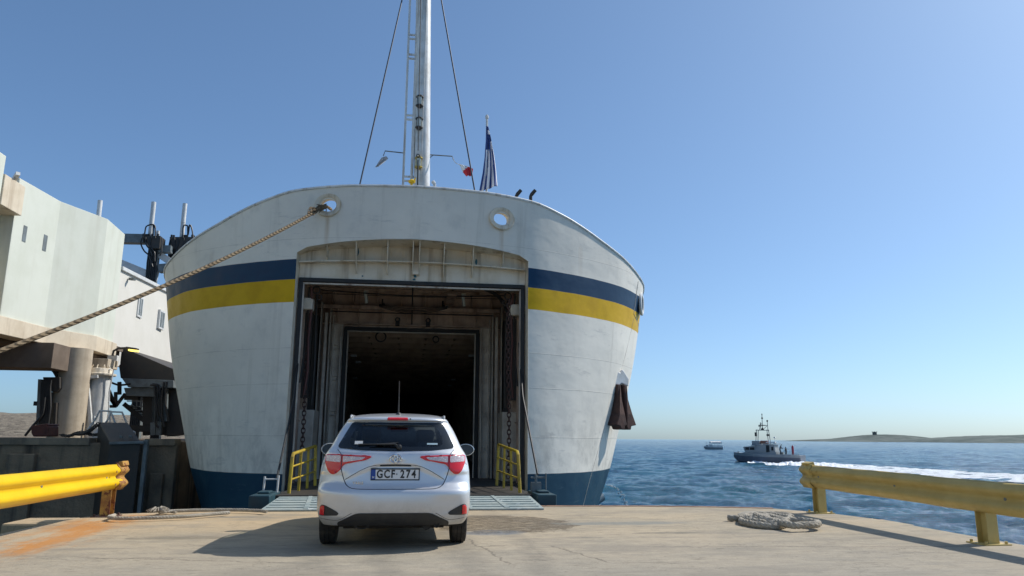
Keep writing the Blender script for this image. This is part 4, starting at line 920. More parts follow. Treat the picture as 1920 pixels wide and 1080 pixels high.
def gangway():
    root = thing('gangway', 'white enclosed passenger gangway with two narrow windows running towards the ferry', 'gangway', (-15, 40, 5))
    W = lambda o: world_child(o, root)
    b = MB(); x0, y0, x1, y1 = -13.34, 35.15, -13.6, 49.0
    b.add([(x0, y0, 5.2), (x1, y1, 5.25), (x1, y1, 9.2), (x0, y0, 8.62), (x0-3, y0, 5.2), (x1-3, y1, 5.25), (x1-3, y1, 9.2), (x0-3, y0, 8.62)], [(0, 1, 2, 3), (4, 7, 6, 5), (3, 2, 6, 7), (0, 4, 5, 1), (0, 3, 7, 4), (1, 5, 6, 2)]); wall = W(b.build('wall', M['render2']))
    b = MB(); b.prism([(x0+.12, y0, 8.62), (x0-3.1, y0, 8.62), (x0-3.1, y0, 8.8), (x0+.12, y0, 8.8)], (x1-x0, y1-y0, .58)); W(b.build('roof_edge', M['lightgrey'], bevel=.02))
    b = MB(); b.prism([(x0+.04, y0, 5.0), (x0-3.1, y0, 5.0), (x0-3.1, y0, 5.19), (x0+.04, y0, 5.19)], (x1-x0, y1-y0, .05)); W(b.build('floor_edge', M['darkslab']))
    for px0, px1, ya, yb in ((256, 265, 553, 597), (296, 306, 579, 619)):
        A = atX(px0, (ya+yb)/2, -13.42); B = atX(px1, (ya+yb)/2, -13.42); zt, zb = atX(px0, ya, -13.42).z, atX(px0, yb-3, -13.42).z
        f = MB(); X = -13.36
        f.box((X-.1, A.y, zb), (X+.03, B.y, zt)); o = W(f.build('window', M['lightgrey'], bevel=.01))
        g = MB(); g.box((X, A.y+.1, zb+.1), (X+.036, (A.y+B.y)/2-.03, zt-.1)); g.box((X, (A.y+B.y)/2+.03, zb+.1), (X+.036, B.y-.1, zt-.1)); k = W(g.build('pane', M['greysteel'])); 
        k.parent = o; k.matrix_parent_inverse = Matrix.Identity(4); 
        o_inv = (Matrix.Translation(root.location)).inverted(); k.matrix_parent_inverse = Matrix.Identity(4)
    f = MB(); p = atX(243, 523, -13.3); f.bar(p, p+Vector((.3, -.2, -.05)), .12); W(f.build('wall_light', M['greysteel']))
gangway()
def lampf():
    root = thing('street_lamp', 'small lamp on a curved arm glowing yellow beneath the gangway', 'lamp', tuple(atY(212, 660, 33.8)))
    b = MB(); b.tube([atY(211, 667, 33.8), atY(213, 658, 33.8), atY(222, 653, 33.8), atY(240, 652.5, 33.8), atY(256, 656, 33.8)], .05, 8); b.bar(atY(238, 653, 33.8), atY(258, 656, 33.8), .3, .12); world_child(b.build('lamp_arm', M['blacksteel'], smooth=True), root)
    t = NT('lamp_glow'); t.col((.9, .7, .1)); t.b.inputs['Emission Color'].default_value = (1, .75, .15, 1); t.b.inputs['Emission Strength'].default_value = 1.6
    b = MB(); b.bar(atY(242, 656.5, 33.75), atY(259, 658.5, 33.75), .26, .07); world_child(b.build('lamp_glass', t.m, bevel=.02), root)
lampf()
# hydraulic link towers
def link_tower(label, Y, col, pipes, plat, loops, base=1.0):
    root = thing('link_tower', label, 'tower', tuple(Vector((atY(col[0], 600, Y).x, Y, base))), group='black steel towers of the ferry link bridge')
    W = lambda o: world_child(o, root)
    a = atY(col[0], col[2], Y); c = atY(col[1], col[2], Y); b = MB(); b.box((a.x, Y, base), (c.x, Y+.5, a.z)); b.box((a.x-.08, Y+.1, base), (a.x, Y+.4, a.z-1)); W(b.build('column', M['greysteel'], bevel=.02))
    b = MB()
    for k in range(6): x = lerp(a.x, c.x, k/5); b.tube([Vector((x+.02, Y-.06, a.z-.4)), Vector((x-.01, Y-.07, a.z-1.8)), Vector((x+.03, Y-.06, a.z-3)), Vector((x, Y-.06, base))], .045, 6)
    W(b.build('hose_bundle', M['cable'], smooth=True))
    for (px, y0, y1, r) in pipes:
        b = MB(); p = atY(px, y0, Y+.2); q = atY(px, y1, Y+.2); b.tube([Vector((p.x, p.y, q.z)), p], r, 10); z = lerp(q.z, p.z, .45); b.lathe([(r*1.12, 0), (r*1.12, .05)], (p.x, p.y, z), 10); W(b.build('riser_pipe', M['lightgrey'], smooth=True))
    b = MB(); x0, x1, x2, x3, y0, y1 = plat
    b.prism([atY(x0, y0, Y-.3), atY(x1, y0, Y-.3), atY(x3, y1, Y-.3), atY(x2, y1, Y-.3)], (0, 1.1, 0)); W(b.build('platform', M['blacksteel'], bevel=.02))
    b = MB(); rr = random.Random(int(Y*3+col[0]))
    for L in loops: b.tube([atY(x, y, Y-.35) for x, y in L], .05, 6)
    for k in range(14):
        px = lerp(x0, x1, rr.random()); p = atY(px, y0, Y-.1); b.lathe([(.07, 0), (.07, rr.uniform(.05, .16))], p, 7)
    W(b.build('hose', M['cable'], smooth=True))
    return root
def sm(pts, n=4):                        # soften a pixel polyline
    X = Pch([(i, p[0]) for i, p in enumerate(pts)]); Yp = Pch([(i, p[1]) for i, p in enumerate(pts)]); return [(X(i/n), Yp(i/n)) for i in range((len(pts)-1)*n+1)]
link_tower('dark hydraulic tower nearer the gangway with black hoses and a tall grey pipe', 52, (282, 299, 445), ((288.5, 379, 462, .16), (296.5, 433, 470, .12)), (267, 301, 281, 299, 442, 466),
           [sm([(291, 447), (291, 425), (284, 421), (274, 425), (271, 440)]), sm([(270, 440), (264, 455), (270, 470), (280, 480), (286, 500)]), sm([(287, 440), (288, 420), (291, 430), (291, 445)]), sm([(273, 445), (274, 458), (283, 470), (286, 480)]), sm([(283, 445), (281, 460), (290, 475), (290, 490)]), sm([(303, 446), (303, 470), (300, 480)])])
link_tower('dark hydraulic tower half hidden by the left shoulder of the ferry hull', 53, (320, 334, 455), ((347, 382, 448, .16),), (318, 364, 319, 346, 444, 466),
           [sm([(343, 448), (343, 430), (346, 422), (352, 424), (352, 440)]), sm([(353, 440), (356, 421), (360, 430), (362, 446)]), sm([(327, 445), (328, 458), (332, 468), (326, 480), (325, 500)]), sm([(320, 446), (316, 470), (317, 500)]), sm([(345, 446), (344, 462), (330, 475)]), sm([(335, 446), (334, 458), (327, 470)])])
b = MB(); p = atY(188, 376, 40); q = atY(188, 420, 40); b.tube([Vector((q.x, q.y, 5)), p], .12, 10); tag(b.build('riser_pipe', M['lightgrey'], smooth=True), 'single grey pipe rising behind the terminal roof', 'pipe')
def link_bridge():
    root = thing('link_bridge', 'dark steel link bridge with truss, stairs and hoses under the gangway', 'link bridge', (-12, 38, 1))
    W = lambda o: world_child(o, root)
    def bars(name, Y, L, mat, w=.12): 
        b = MB()
        for (x0, y0, x1, y1, *k) in L: b.bar(atY(x0, y0, Y), atY(x1, y1, Y), k[0] if k else w, (k[1] if len(k) > 1 else (k[0] if k else w)))
        return b.each(name, mat, bevel=.01, wrap=W)
    bars('top_beam', 52.2, ((226, 448, 272, 449, .62), (299, 468, 322, 468, .5), (299, 504, 322, 502, .55)), M['greysteel'])
    bars('white_strut', 52.4, ((222, 492, 278, 515, .5), (300, 478, 330, 498, .45), (292, 530, 300, 500, .1)), M['lightgrey'])
    bars('low_box', 52.1, ((292, 548, 318, 552, .6),), M['blacksteel'])
    # body under the gangway
    b = MB(); Y = 36.5
    P = lambda x, y, yy=Y: atY(x, y, yy)
    b.prism([P(217, 646), P(330, 694), P(330, 716), P(226, 709)], (0, 8, 0)); W(b.build('deck_beam', M['blacksteel'], bevel=.02))
    b = MB(); b.prism([P(228, 709, 36.3), P(325, 713, 36.3), P(325, 727, 36.3), P(240, 726, 36.3)], (0, .8, 0)); b.prism([P(232, 727, 36.5), P(294, 727, 36.5), P(290, 744, 36.5), P(236, 742, 36.5)], (0, .6, 0)); W(b.build('cross_beam', M['greysteel'], bevel=.02))
    bars('truss', 37, ((200, 722, 217, 763), (198, 762, 218, 762), (217, 735, 217, 763), (217, 762, 235, 738), (206, 745, 217, 762), (235, 744, 262, 744, .3), (224, 740, 224, 716, .15)), M['blacksteel'], .13)
    bars('column', 37.5, ((279, 740, 279, 816, .42), (305, 716, 305, 816, .3), (318, 716, 322, 816, .5), (336, 716, 340, 816, 1.0)), M['blacksteel'])
    bars('leg_plate', 36.6, ((288, 792, 288, 816, .22), (300, 745, 298, 816, .2), (312, 725, 310, 790, .16)), M['greysteel'])
    bars('base_panel', 37.4, ((214, 803, 286, 804, .62, .3),), M['blacksteel'])
    # stairs
    s = MB(); A, B = P(232, 757, 38), P(284, 800, 38)
    s.bar(A, B, .08, .2); s.bar(A+Vector((0, 1, 0)), B+Vector((0, 1, 0)), .08, .2)
    s.each('stair_stringer', M['blacksteel'], wrap=W)
    s = MB()
    for k in range(9): c = A.lerp(B, (k+.5)/9); s.box((c.x-.10, c.y, c.z-.02), (c.x+.10, c.y+.9, c.z+.02))
    for k in range(6): y = 762+k*7; s.bar(P(250+k*5, y, 38.4), P(272, y, 38.4), .04)
    for x in (248, 256, 264, 271): s.bar(P(x, 762+max(0, x-250)*.2, 38.4), P(x, 745, 38.4), .04)
    s.bar(P(238, 746, 38.4), P(268, 746, 38.4), .05); s.bar(P(238, 752, 38.4), P(268, 752, 38.4), .05); s.bar(P(272, 745, 38.4), P(272, 800, 38.4), .09); W(s.build('stair_rail', M['lightgrey']))
    h = MB()
    for k, L in enumerate((((282, 722), (292, 722), (296, 735), (294, 760), (296, 790)), ((286, 720), (298, 722), (300, 740), (299, 770), (306, 790)), ((308, 716), (304, 740), (303, 770), (308, 800)), ((313, 716), (310, 750), (316, 790)), ((290, 724), (292, 760), (291, 790), (297, 802)), ((205, 716), (225, 722), (245, 720)))):
        h.tube([atY(x, y, 36.3) for x, y in sm(L)], .05, 6)
    h.each('hose', M['cable'], smooth=True, wrap=W)
link_bridge()
def left_machine():
    root = thing('hydraulic_unit', 'tall dark hydraulic unit with hanging hoses left of the thick concrete pillar', 'machine', tuple(atY(90, 818, 31)))
    W = lambda o: world_child(o, root); Y = 31
    P = lambda x, y, yy=Y: atY(x, y, yy)
    b = MB(); b.prism([P(71, 711), P(77, 711), P(73, 816), P(66, 816)], (0, .5, 0)); W(b.build('side_plate', M['greysteel'], bevel=.01))
    b = MB(); b.prism([P(80, 707), P(112, 707), P(112, 728), P(106, 735), P(84, 733)], (0, .9, 0)); b.prism([P(100, 755), P(106, 755), P(103, 816), P(98, 816)], (0, .5, 0)); b.bar(P(99, 694, 31.3), P(111, 697, 31.3), .15); b.bar(P(101, 696, 31.3), P(109, 710, 31.3), .1); W(b.build('head', M['blacksteel'], bevel=.02))
    b = MB(); b.prism([P(95, 735, 31.4), P(103, 735, 31.4), P(101, 818, 31.4), P(88, 818, 31.4)], (0, .6, 0)); W(b.build('leg', M['greysteel'], bevel=.01))
    h = MB(); rr = random.Random(3)
    for k in range(7):
        x = 78+k*2.6; h.tube([P(*q, Y-.1) for q in sm([(x+2, 712), (x, 730), (x+rr.uniform(-1, 1), 760), (x-2, 785), (x-6+rr.uniform(-2, 2), 812)])], .05, 6)
    h.tube([P(*q, Y-.2) for q in sm([(84, 745), (80, 775), (62, 798), (47, 817)])], .05, 6); h.box(tuple(P(64, 758)-Vector((.03, 0, .05))), tuple(P(70, 755)+Vector((0, .2, .05)))); W(h.build('hose', M['cable'], smooth=True))
left_machine()
b = MB(); P = lambda x, y, yy=24: atY(x, y, yy)
b.prism([P(58, 801), P(86, 796), P(90, 800), P(90, 818), P(62, 819), P(58, 812)], (0, .7, 0)); b.prism([P(56, 799), P(87, 794), P(90, 797), P(60, 802)], (0, .8, 0))
tag(b.build('winch_box', worn('red_rust', (.12, .035, .025), (.05, .02, .02), 4, .8, .7), bevel=.03), 'rusty dark red box standing on the harbour wall at the left', 'box')
# fender, rail, chain and bollard on the wall
root = thing('fender_frame', 'black steel fender frame with a slanted top bolted to the harbour wall', 'fender', (-8, 21.5, 1))
b = MB(); xa, xb = P(186, 800, 22).x, P(264, 826, 21.2).x
tl, tr, br, bl = atY(184, 791, 22.4), atY(240, 792, 22.4), atY(264, 827, 21.3), atY(206, 829, 21.3)
d = Vector((0, 0, -6)); fb_, fc_ = Vector((tl.x+.15, 22.1, -5)), Vector((tr.x, 22.1, -5))
b.add([tl, tr, br, bl, bl+d, br+d, Vector((tl.x+.3, 22.3, -5)), Vector((tr.x, 22.3, -5))], [(0, 1, 2, 3), (3, 2, 5, 4), (0, 3, 4, 6), (1, 7, 5, 2), (0, 6, 7, 1), (4, 5, 7, 6)])
world_child(b.build('fender_panel', M['blacksteel'], bevel=.03), root)
b = MB(); b.bar(br+Vector((.12, .1, .03)), br+Vector((.12, .1, -2.2)), .1, .14); b.bar(bl+Vector((0, -.03, -.03)), br+Vector((.1, -.03, -.03)), .07); 
for f in (.3, .6): q = bl.lerp(br, f)+Vector((0, .1, .1)); b.lathe([(.05, 0), (.05, .06)], q, 8)
world_child(b.build('fender_edge', M['greysteel'], bevel=.01), root)
root = thing('safety_rail', 'short white tubular safety rail behind the black fender frame', 'rail', tuple(P(195, 818, 23.2)))
b = MB(); L = [P(x, y, 23.2) for x, y in ((165, 806), (180, 784), (187, 770), (207, 771), (215, 790), (218, 800))]; b.tube(L, .03, 8); b.tube([x+Vector((0, .9, 0)) for x in L], .03, 8)
for x in (191, 206): b.tube([P(x, 771, 23.2), P(x, 818, 23.2)], .02, 6)
world_child(b.build('tube_frame', M['lightgrey'], smooth=True), root)
b = MB(); n = 26
for i in range(n):
    f = i/(n-1); x = lerp(140, 184, f); y = lerp(813, 795, f)+8*math.sin(math.pi*f)*(1-f*.3); p = P(x, y, 22.3); b.torus(tuple(p), .055, .02, 8, 5, 'Y' if i % 2 else 'Z', .7)
    p = P(lerp(115, 186, f), lerp(815, 812, f)+3*math.sin(9*f), 22.4); b.torus(tuple(p), .05, .018, 8, 5, 'Y' if i % 2 else 'Z', .7)
tag(b.build('wall_chain', M['blacksteel'], smooth=True), 'dark heavy chain sagging from the fender along the wall top', 'chain')
b = MB(); b.lathe([(.10, 0), (.09, .2), (.12, .24), (.12, .3), (.05, .34)], tuple(Vector((P(245, 820, 23).x, 23, 1.0))), 14)
tag(b.build('bollard', M['lightgrey'], smooth=True), 'small white bollard on the harbour wall right of the black fender', 'bollard')
# debris and scaffolding near the wall edge by the hull: rope bundle low on the water side
b = MB(); rr = random.Random(8); c = atY(352, 930, 17.6)
# ================================================================== CAR (local frame: y = 0 at the tail, nose towards +y)
def car():
    root = thing('hatchback_car', 'small silver hatchback seen from behind, waiting to drive onto the ferry ramp', 'car', (-.135, 8.40, 0))
    t = NT('silver_paint'); n = t.noise(2.2, 6, .7); x = t.xyz(); dirt = t.math('MULTIPLY', t.rng(x[2], .62, .3), t.rng(n, .35, .7, .25, .8)); fl = t.noise(900, 2, .5)
    t.col(t.mix(dirt, t.mix(t.rng(fl, .3, .7), (.66, .67, .69), (.74, .75, .76)), (.30, .26, .20))); t.set(metal=t.rng(dirt, 0, .8, .48, .0), rough=t.rng(n, .3, .7, .30, .40), coat=.7, coatr=.06); paint = t.m
    M['glassdark0'] = worn('mirror_face', (.05, .06, .07), None, 3, .2, .06, bump=0)  # dark colour stands in for the dark reflection in the door mirrors
    black = worn('trim_plastic', (.022, .023, .025), (.05, .047, .04), 6, .6, .55, bump=.05)
    under = worn('underbody', (.02, .019, .018), (.05, .04, .03), 5, .7, .85)
    g = NT('tinted_glass'); mo = g.n['Material Output']; tr = g.n.new('ShaderNodeBsdfTransparent'); tr.inputs[0].default_value = (.62, .68, .66, 1); gl = g.n.new('ShaderNodeBsdfGlossy'); gl.inputs['Roughness'].default_value = .03
    fz = g.n.new('ShaderNodeFresnel'); fz.inputs[0].default_value = 1.6; mx = g.n.new('ShaderNodeMixShader'); g.l.new(fz.outputs[0], mx.inputs[0]); g.l.new(tr.outputs[0], mx.inputs[1]); g.l.new(gl.outputs[0], mx.inputs[2]); g.l.new(mx.outputs[0], mo.inputs[0]); glass = g.m
    t = NT('window_frit'); t.col((.006, .007, .008)).set(rough=.12, coat=.3); frit = t.m
    t = NT('red_lens'); t.col((.68, .008, .014)).set(rough=.14, coat=.8, coatr=.03); vv = t.n.new('ShaderNodeTexWave'); vv.inputs['Scale'].default_value = 30; vv.bands_direction = 'X'; t.l.new(t.coord(), vv.inputs[0]); t.bump(vv.outputs['Fac'], .25, .004); red = t.m
    t = NT('clear_lens'); vv = t.voro(45, t.mapped((1, 1, 1.6))); t.col(t.mix(t.rng(vv, .1, .5), (.82, .80, .80), (.60, .50, .52))).set(rough=.16, coat=.8, coatr=.03); t.bump(vv, .3, .005); clear = t.m
    t = NT('chrome'); t.col((.72, .73, .75)).set(metal=1, rough=.12); chrome = t.m
    t = NT('tyre_rubber'); t.col(t.mix(t.rng(t.noise(12, 5), .4, .7), (.022, .021, .02), (.06, .05, .04))).set(rough=.85); t.bump(t.noise(60, 3), .3, .005); tyre = t.m
    YR = Pch([(.24, .13), (.30, .07), (.36, .035), (.44, .008), (.52, 0), (.60, .004), (.635, .018), (.66, .055), (.70, .078), (.80, .098), (.9, .112), (.97, .118), (1.02, .125), (1.05, .145), (1.08, .175), (1.2, .29), (1.375, .46), (1.39, .425), (1.405, .42), (1.425, .45), (1.45, .60), (1.475, .85), (1.49, 1.1), (1.505, 1.45)])
    Wd = Pch([(.24, .77), (.30, .81), (.36, .832), (.45, .845), (.7, .848), (.8, .842), (.9, .828), (1.0, .80), (1.06, .765), (1.1, .742), (1.2, .70), (1.3, .655), (1.38, .605), (1.42, .572), (1.45, .525), (1.475, .43), (1.49, .3), (1.505, .06)])
    YF = Pch([(.24, 3.8), (.3, 3.9), (.5, 3.94), (.65, 3.9), (.75, 3.75), (.82, 3.5), (.9, 3.1), (.97, 2.86), (1.02, 2.76), (1.38, 2.06), (1.42, 1.96), (1.47, 1.78), (1.49, 1.65), (1.505, 1.5)])
    def ex(z): return lerp(3.9, 2.9, sstep(.7, 1.0, z))
    def ar(z): return min(lerp(.40, .34, sstep(.6, 1.1, z)), (YF(z)-YR(z))*.42)
    def rec(x, z):
        ax = abs(x); lim = lerp(.54, .20, sstep(.72, .93, z)); m_ = sstep(lim+.02, lim-.05, ax)*sstep(.655, .70, z)*sstep(.915, .88, z); v = .016*m_
        # shallow hollow of the bumper beside the pods and swage below the lamps
        v += .018*sstep(.34, .56, ax)*sstep(.60, .5, z)*sstep(.36, .42, z)*sstep(.80, .66, ax); v += .022*sstep(.50, .60, ax)*sstep(.84, .78, z)*sstep(.66, .72, z)
        v -= .010*sstep(.93, .96, z)*sstep(1.03, .98, z)*sstep(.14, .02, ax)
        return v
    def Rr(x, z, off=0):
        w = Wd(z); f = min(.9999, abs(x)/w); n_ = ex(z); return YR(z)+ar(z)*(1-(1-f**n_)**(1/n_))+rec(x, z)-off
    def Pr(x, z, off=0):                     # point on the tail skin, pushed out along its normal
        y = Rr(x, z); e = .004; w = Wd(z); xx = max(-w*.985, min(w*.985, x)); dx = (Rr(xx+e, z)-Rr(xx-e, z))/(2*e); dz = (Rr(xx, z+e)-Rr(xx, z-e))/(2*e)
        n_ = Vector((dx, -1, dz)).normalized(); return Vector((x, y, z))+n_*off
    zs = list(np.arange(.26, .64, .02))+list(np.arange(.64, 1.10, .0125))+list(np.arange(1.10, 1.37, .022))+[1.37, 1.376, 1.384, 1.392, 1.40, 1.41, 1.42, 1.43, 1.44, 1.45, 1.46, 1.47, 1.478, 1.485, 1.492, 1.498, 1.502, 1.505]
    NR, NS, NF = 30, 34, 14; rings = []
    for z in zs:
        w, n_, a = Wd(z), ex(z), ar(z); half = []
        for i in range(NR):
            th = (i/(NR-1))*math.pi/2; xx = w*math.sin(th)**(2/n_) if i else 0
            # even spacing in x for the first part
            xx = w*(1-(1-i/(NR-1))**1.6); f = min(1, xx/w); yy = YR(z)+a*(1-max(0, 1-f**n_)**(1/n_))+rec(xx, z); half.append((xx, yy))
        y0 = YR(z)+a; af = min(.55, (YF(z)-YR(z))*.4); y1 = YF(z)-af
        for i in range(1, NS): half.append((w, lerp(y0, y1, i/NS)))
        for i in range(NF+1):
            th = i/NF*math.pi/2; half.append((w*math.cos(th)**(2/2.6), y1+af*math.sin(th)**(2/2.6)))
        ring = half+[(-x_, y_) for x_, y_ in reversed(half[1:-1])]; rings.append([Vector((x_, y_, z)) for x_, y_ in ring])
    n = len(rings[0]); b = MB(); vs = [p for r in rings for p in r]
    rw_out = round_poly([(-.66, 1.082), (-.4, 1.056), (0, 1.046), (.4, 1.056), (.66, 1.082), (.52, 1.374), (-.52, 1.374)], .045)
    rw_in = round_poly([(-.55, 1.095), (.55, 1.095), (.46, 1.345), (-.46, 1.345)], .12, 8); rw_hole = round_poly([(-.56, 1.085), (.56, 1.085), (.475, 1.352), (-.475, 1.352)], .12, 8)
    sw = [[(.72, 1.09), (1.40, 1.04), (1.42, 1.38), (.98, 1.375)], [(1.48, 1.04), (2.45, 1.02), (2.02, 1.32), (1.90, 1.37), (1.48, 1.385)]]
    ws_hole = [(-.62, 1.05), (.62, 1.05), (.52, 1.36), (-.52, 1.36)]
    fs = []
    for j in range(len(zs)-1):
        for i in range(n):
            q = (j*n+i, j*n+(i+1) % n, (j+1)*n+(i+1) % n, (j+1)*n+i); c = sum((vs[k] for k in q), Vector())/4
            if c.y < 1.2 and inside((c.x, c.z), rw_hole): continue
            if abs(c.x) > .5*Wd(c.z)+.2 and any(inside((c.y, c.z), s) for s in sw): continue
            if c.y > 1.8 and inside((c.x, c.z), ws_hole): continue
            if abs(c.x) > .55 and any(math.hypot(c.y-wy, c.z-.30) < .335 for wy in (.74, 3.22)): continue
            fs.append(q)
    fs.append(tuple((len(zs)-1)*n+i for i in range(n))); b.add(vs, fs); body = b.build('body', paint, root); body.data.shade_smooth() if hasattr(body.data, 'shade_smooth') else None
    body.data.set_sharp_from_angle(angle=R(50))
    # glass
    def skin_patch(name, out, holes, mat, off, par=root, du=.03, thick=0, fn=None):
        v, f = patch(out, holes, du, du, fn or (lambda x_, z_: Pr(x_, z_, off))); o = MB().add(v, f).build(name, mat, par); 
        for p in o.data.polygons: p.use_smooth = True
        if thick: s = o.modifiers.new('t', 'SOLIDIFY'); s.thickness = thick; s.offset = 0
        return o
    rwg = skin_patch('rear_window', rw_in, [], glass, .004); skin_patch('window_border', rw_out, [rw_in], frit, .004, rwg)
    for s in (-1, 1):
        for k, w_ in enumerate(sw):
            o_ = w_; sx = lambda y_, z_, s=s: Vector((s*(Wd(z_)+.004), y_, z_)); inner = [(lerp(sum(q[0] for q in w_)/len(w_), p[0], .86), lerp(sum(q[1] for q in w_)/len(w_), p[1], .80)) for p in w_]
            outer = [(lerp(sum(q[0] for q in w_)/len(w_), p[0], 1.06), lerp(sum(q[1] for q in w_)/len(w_), p[1], 1.06)) for p in w_]
            a_ = skin_patch('side_window', inner, [], glass, 0, fn=sx, du=.06); skin_patch('window_border', outer, [inner], frit, 0, a_, fn=sx, du=.06)
    Fy = lambda x_, z_: Vector((x_, YF(z_)-min(.55, (YF(z_)-YR(z_))*.4)*(1-max(0, 1-min(1, abs(x_)/Wd(z_))**2.6)**(1/2.6))+.004, z_))
    wi = [(-.56, 1.08), (.56, 1.08), (.48, 1.34), (-.48, 1.34)]; a_ = skin_patch('windscreen', wi, [], glass, 0, fn=Fy, du=.06); skin_patch('window_border', [(-.66, 1.03), (.66, 1.03), (.55, 1.38), (-.55, 1.38)], [wi], frit, 0, a_, fn=Fy, du=.06)
    # tail lamps
    L = [(.775, .93), (.775, 1.00), (.74, 1.012), (.58, 1.008), (.28, .997), (.262, .985), (.315, .955), (.35, .945), (.40, .938), (.55, .908), (.578, .885), (.60, .845), (.65, .803), (.69, .800), (.735, .835)]
    for s in (-1, 1):
        mir = lambda P: [(s*a, c) for a, c in (P if s > 0 else reversed(P))]
        lp = skin_patch('tail_lamp', round_poly(mir(L), .02, 3), [], red, .007, thick=.012, du=.025)
        skin_patch('clear_lens', round_poly(mir([(.762, .935), (.762, .995), (.735, 1.0), (.60, .998), (.60, .925), (.68, .93)]), .015, 3), [], clear, .0145, lp, du=.02)
        skin_patch('clear_lens', round_poly(mir([(.575, .925), (.575, .993), (.33, .983), (.365, .955), (.42, .948)]), .012, 3), [], clear, .0145, lp, du=.02)
        g_ = MB(); g_.tube([Pr(s*.588, z, .014) for z in np.linspace(.865, 1.008, 8)], .004, 5); g_.build('lamp_gap', frit, lp)
        pd = skin_patch('bumper_pod', round_poly(mir([(.80, .365), (.795, .46), (.775, .485), (.735, .478), (.61, .415), (.585, .392), (.60, .372)]), .02, 3), [], black, .004, du=.025)
        skin_patch('reflector', mir([(.795, .375), (.788, .455), (.77, .475), (.742, .47), (.742, .375)]), [], red, .009, pd, du=.02, thick=.004)
    skin_patch('diffuser', round_poly([(-.60, .262), (.60, .262), (.60, .30), (.42, .388), (.37, .398), (-.37, .398), (-.42, .388), (-.60, .30)], .03, 4), [], black, .005, du=.03)
    # shut lines and the crease above the plate
    def line(name, P, r, mat, off=-.001, close=False):
        X = Pch([(i, p[0]) for i, p in enumerate(P)]); Z = Pch([(i, p[1]) for i, p in enumerate(P)]); m_ = (len(P)-1)*6
        b_ = MB(); b_.tube([Pr(X(i/6), Z(i/6), off) for i in range(m_+1)], r, 6); return b_.build(name, mat, root, smooth=True)
    line('shut_line', [(-.592, .86), (-.575, .80), (-.55, .735), (-.52, .685), (-.46, .655), (-.38, .647), (-.2, .645), (.0, .645), (.2, .645), (.38, .647), (.46, .655), (.52, .685), (.55, .735), (.575, .80), (.592, .86)], .0052, frit)
    line('crease_line', [(-.54, .745), (-.45, .80), (-.36, .85), (-.26, .888), (-.15, .902), (0, .905), (.15, .902), (.26, .888), (.36, .85), (.45, .80), (.54, .745)], .0035, frit)
    line('handle_recess', [(-.17, .892), (0, .895), (.17, .892)], .008, black, .0)
    for s in (-1, 1): line('shut_line', [(s*.60, 1.01), (s*.625, 1.04), (s*.65, 1.066)], .004, frit)
    for s in (-1, 1): line('shut_line', [(s*.775, .93), (s*.80, .90)], .003, frit)
    line('bumper_line', [(-.80, .335), (-.62, .318), (-.45, .395)], .003, black); line('bumper_line', [(.80, .335), (.62, .318), (.45, .395)], .003, black)
    skin_patch('brake_light', round_poly([(-.12, 1.396), (.12, 1.396), (.115, 1.42), (-.115, 1.42)], .008, 3), [], red, .006, du=.02, thick=.008)
    b = MB(); p = Pr(.145, 1.408, .004); b.torus(tuple(p), .006, .004, 8, 5); b.build('washer_nozzle', black, root)
    # wiper
    b = MB(); a0 = Pr(.03, 1.085, .012); b.tube([a0, Pr(-.02, 1.105, .03), Pr(-.30, 1.10, .03)], [.012, .012, .006], 8); b.tube([Pr(.02, 1.128, .02), Pr(-.18, 1.112, .018), Pr(-.42, 1.108, .018)], .009, 6); b.lathe([(.03, 0), (.028, -.02), (.015, -.03)], (a0.x, a0.y, a0.z), 12, 'Y'); b.build('wiper', black, root, smooth=True)
    # stickers on the glass
    for x_, z_, w_, h_ in ((-.42, 1.135, .045, .035), (.40, 1.125, .06, .018)):
        o = skin_patch('sticker', [(x_-w_/1, z_-h_/2), (x_+w_, z_-h_/2), (x_+w_, z_+h_/2), (x_-w_, z_+h_/2)], [], M['lightgrey'] if x_ < 0 else worn('sticker_blue', (.30, .42, .48), None, 9, .4, .5, bump=0), .008, rwg, du=.02)
    # plate
    y = Rr(0, .80)-.012; white = NT('plate_white'); white.col((.74, .75, .76)).set(rough=.35); blue = NT('plate_blue'); blue.col((.012, .06, .30)).set(rough=.35); ink = NT('plate_black'); ink.col((.008, .008, .01)).set(rough=.4)
    b = MB(); b.box((-.268, y-.002, .735), (.268, y+.02, .865)); pl = b.build('number_plate', black, root, bevel=.004)
    b = MB(); b.box((-.26, y-.006, .745), (.26, y-.001, .855)); b.build('plate_face', white.m, pl)
    b = MB(); b.box((-.262, y-.009, .743), (-.215, y-.005, .857)); b.build('plate_band', blue.m, pl)
    b = MB()
    for q in ((-.262, .742, .262, .748), (-.262, .852, .262, .858), (.256, .742, .262, .858)): b.box((q[0], y-.0095, q[1]), (q[2], y-.005, q[3]))
    b.build('plate_rim', ink.m, pl)
    RX = Matrix.Rotation(math.pi/2, 4, 'X')
    text_mesh('plate_text', 'GCF', .118, ink.m, pl, .001, .0030, Matrix.Translation((-.103, y-.0085, .8)) @ RX @ Matrix.Scale(.80, 4, (1, 0, 0)), spacing=1.2)
    text_mesh('plate_text', '274', .118, ink.m, pl, .001, .0030, Matrix.Translation((.140, y-.0085, .8)) @ RX @ Matrix.Scale(.80, 4, (1, 0, 0)), spacing=1.32)
    b = MB(); b.lathe([(.008, -.001), (.008, .001)], (.016, y-.0085, .803), 10, 'Y'); b.build('plate_seal', M['greysteel'], pl)
    text_mesh('country_letter', 'M', .03, white.m, pl, .001, .0004, Matrix.Translation((-.238, y-.0105, .768)) @ RX)
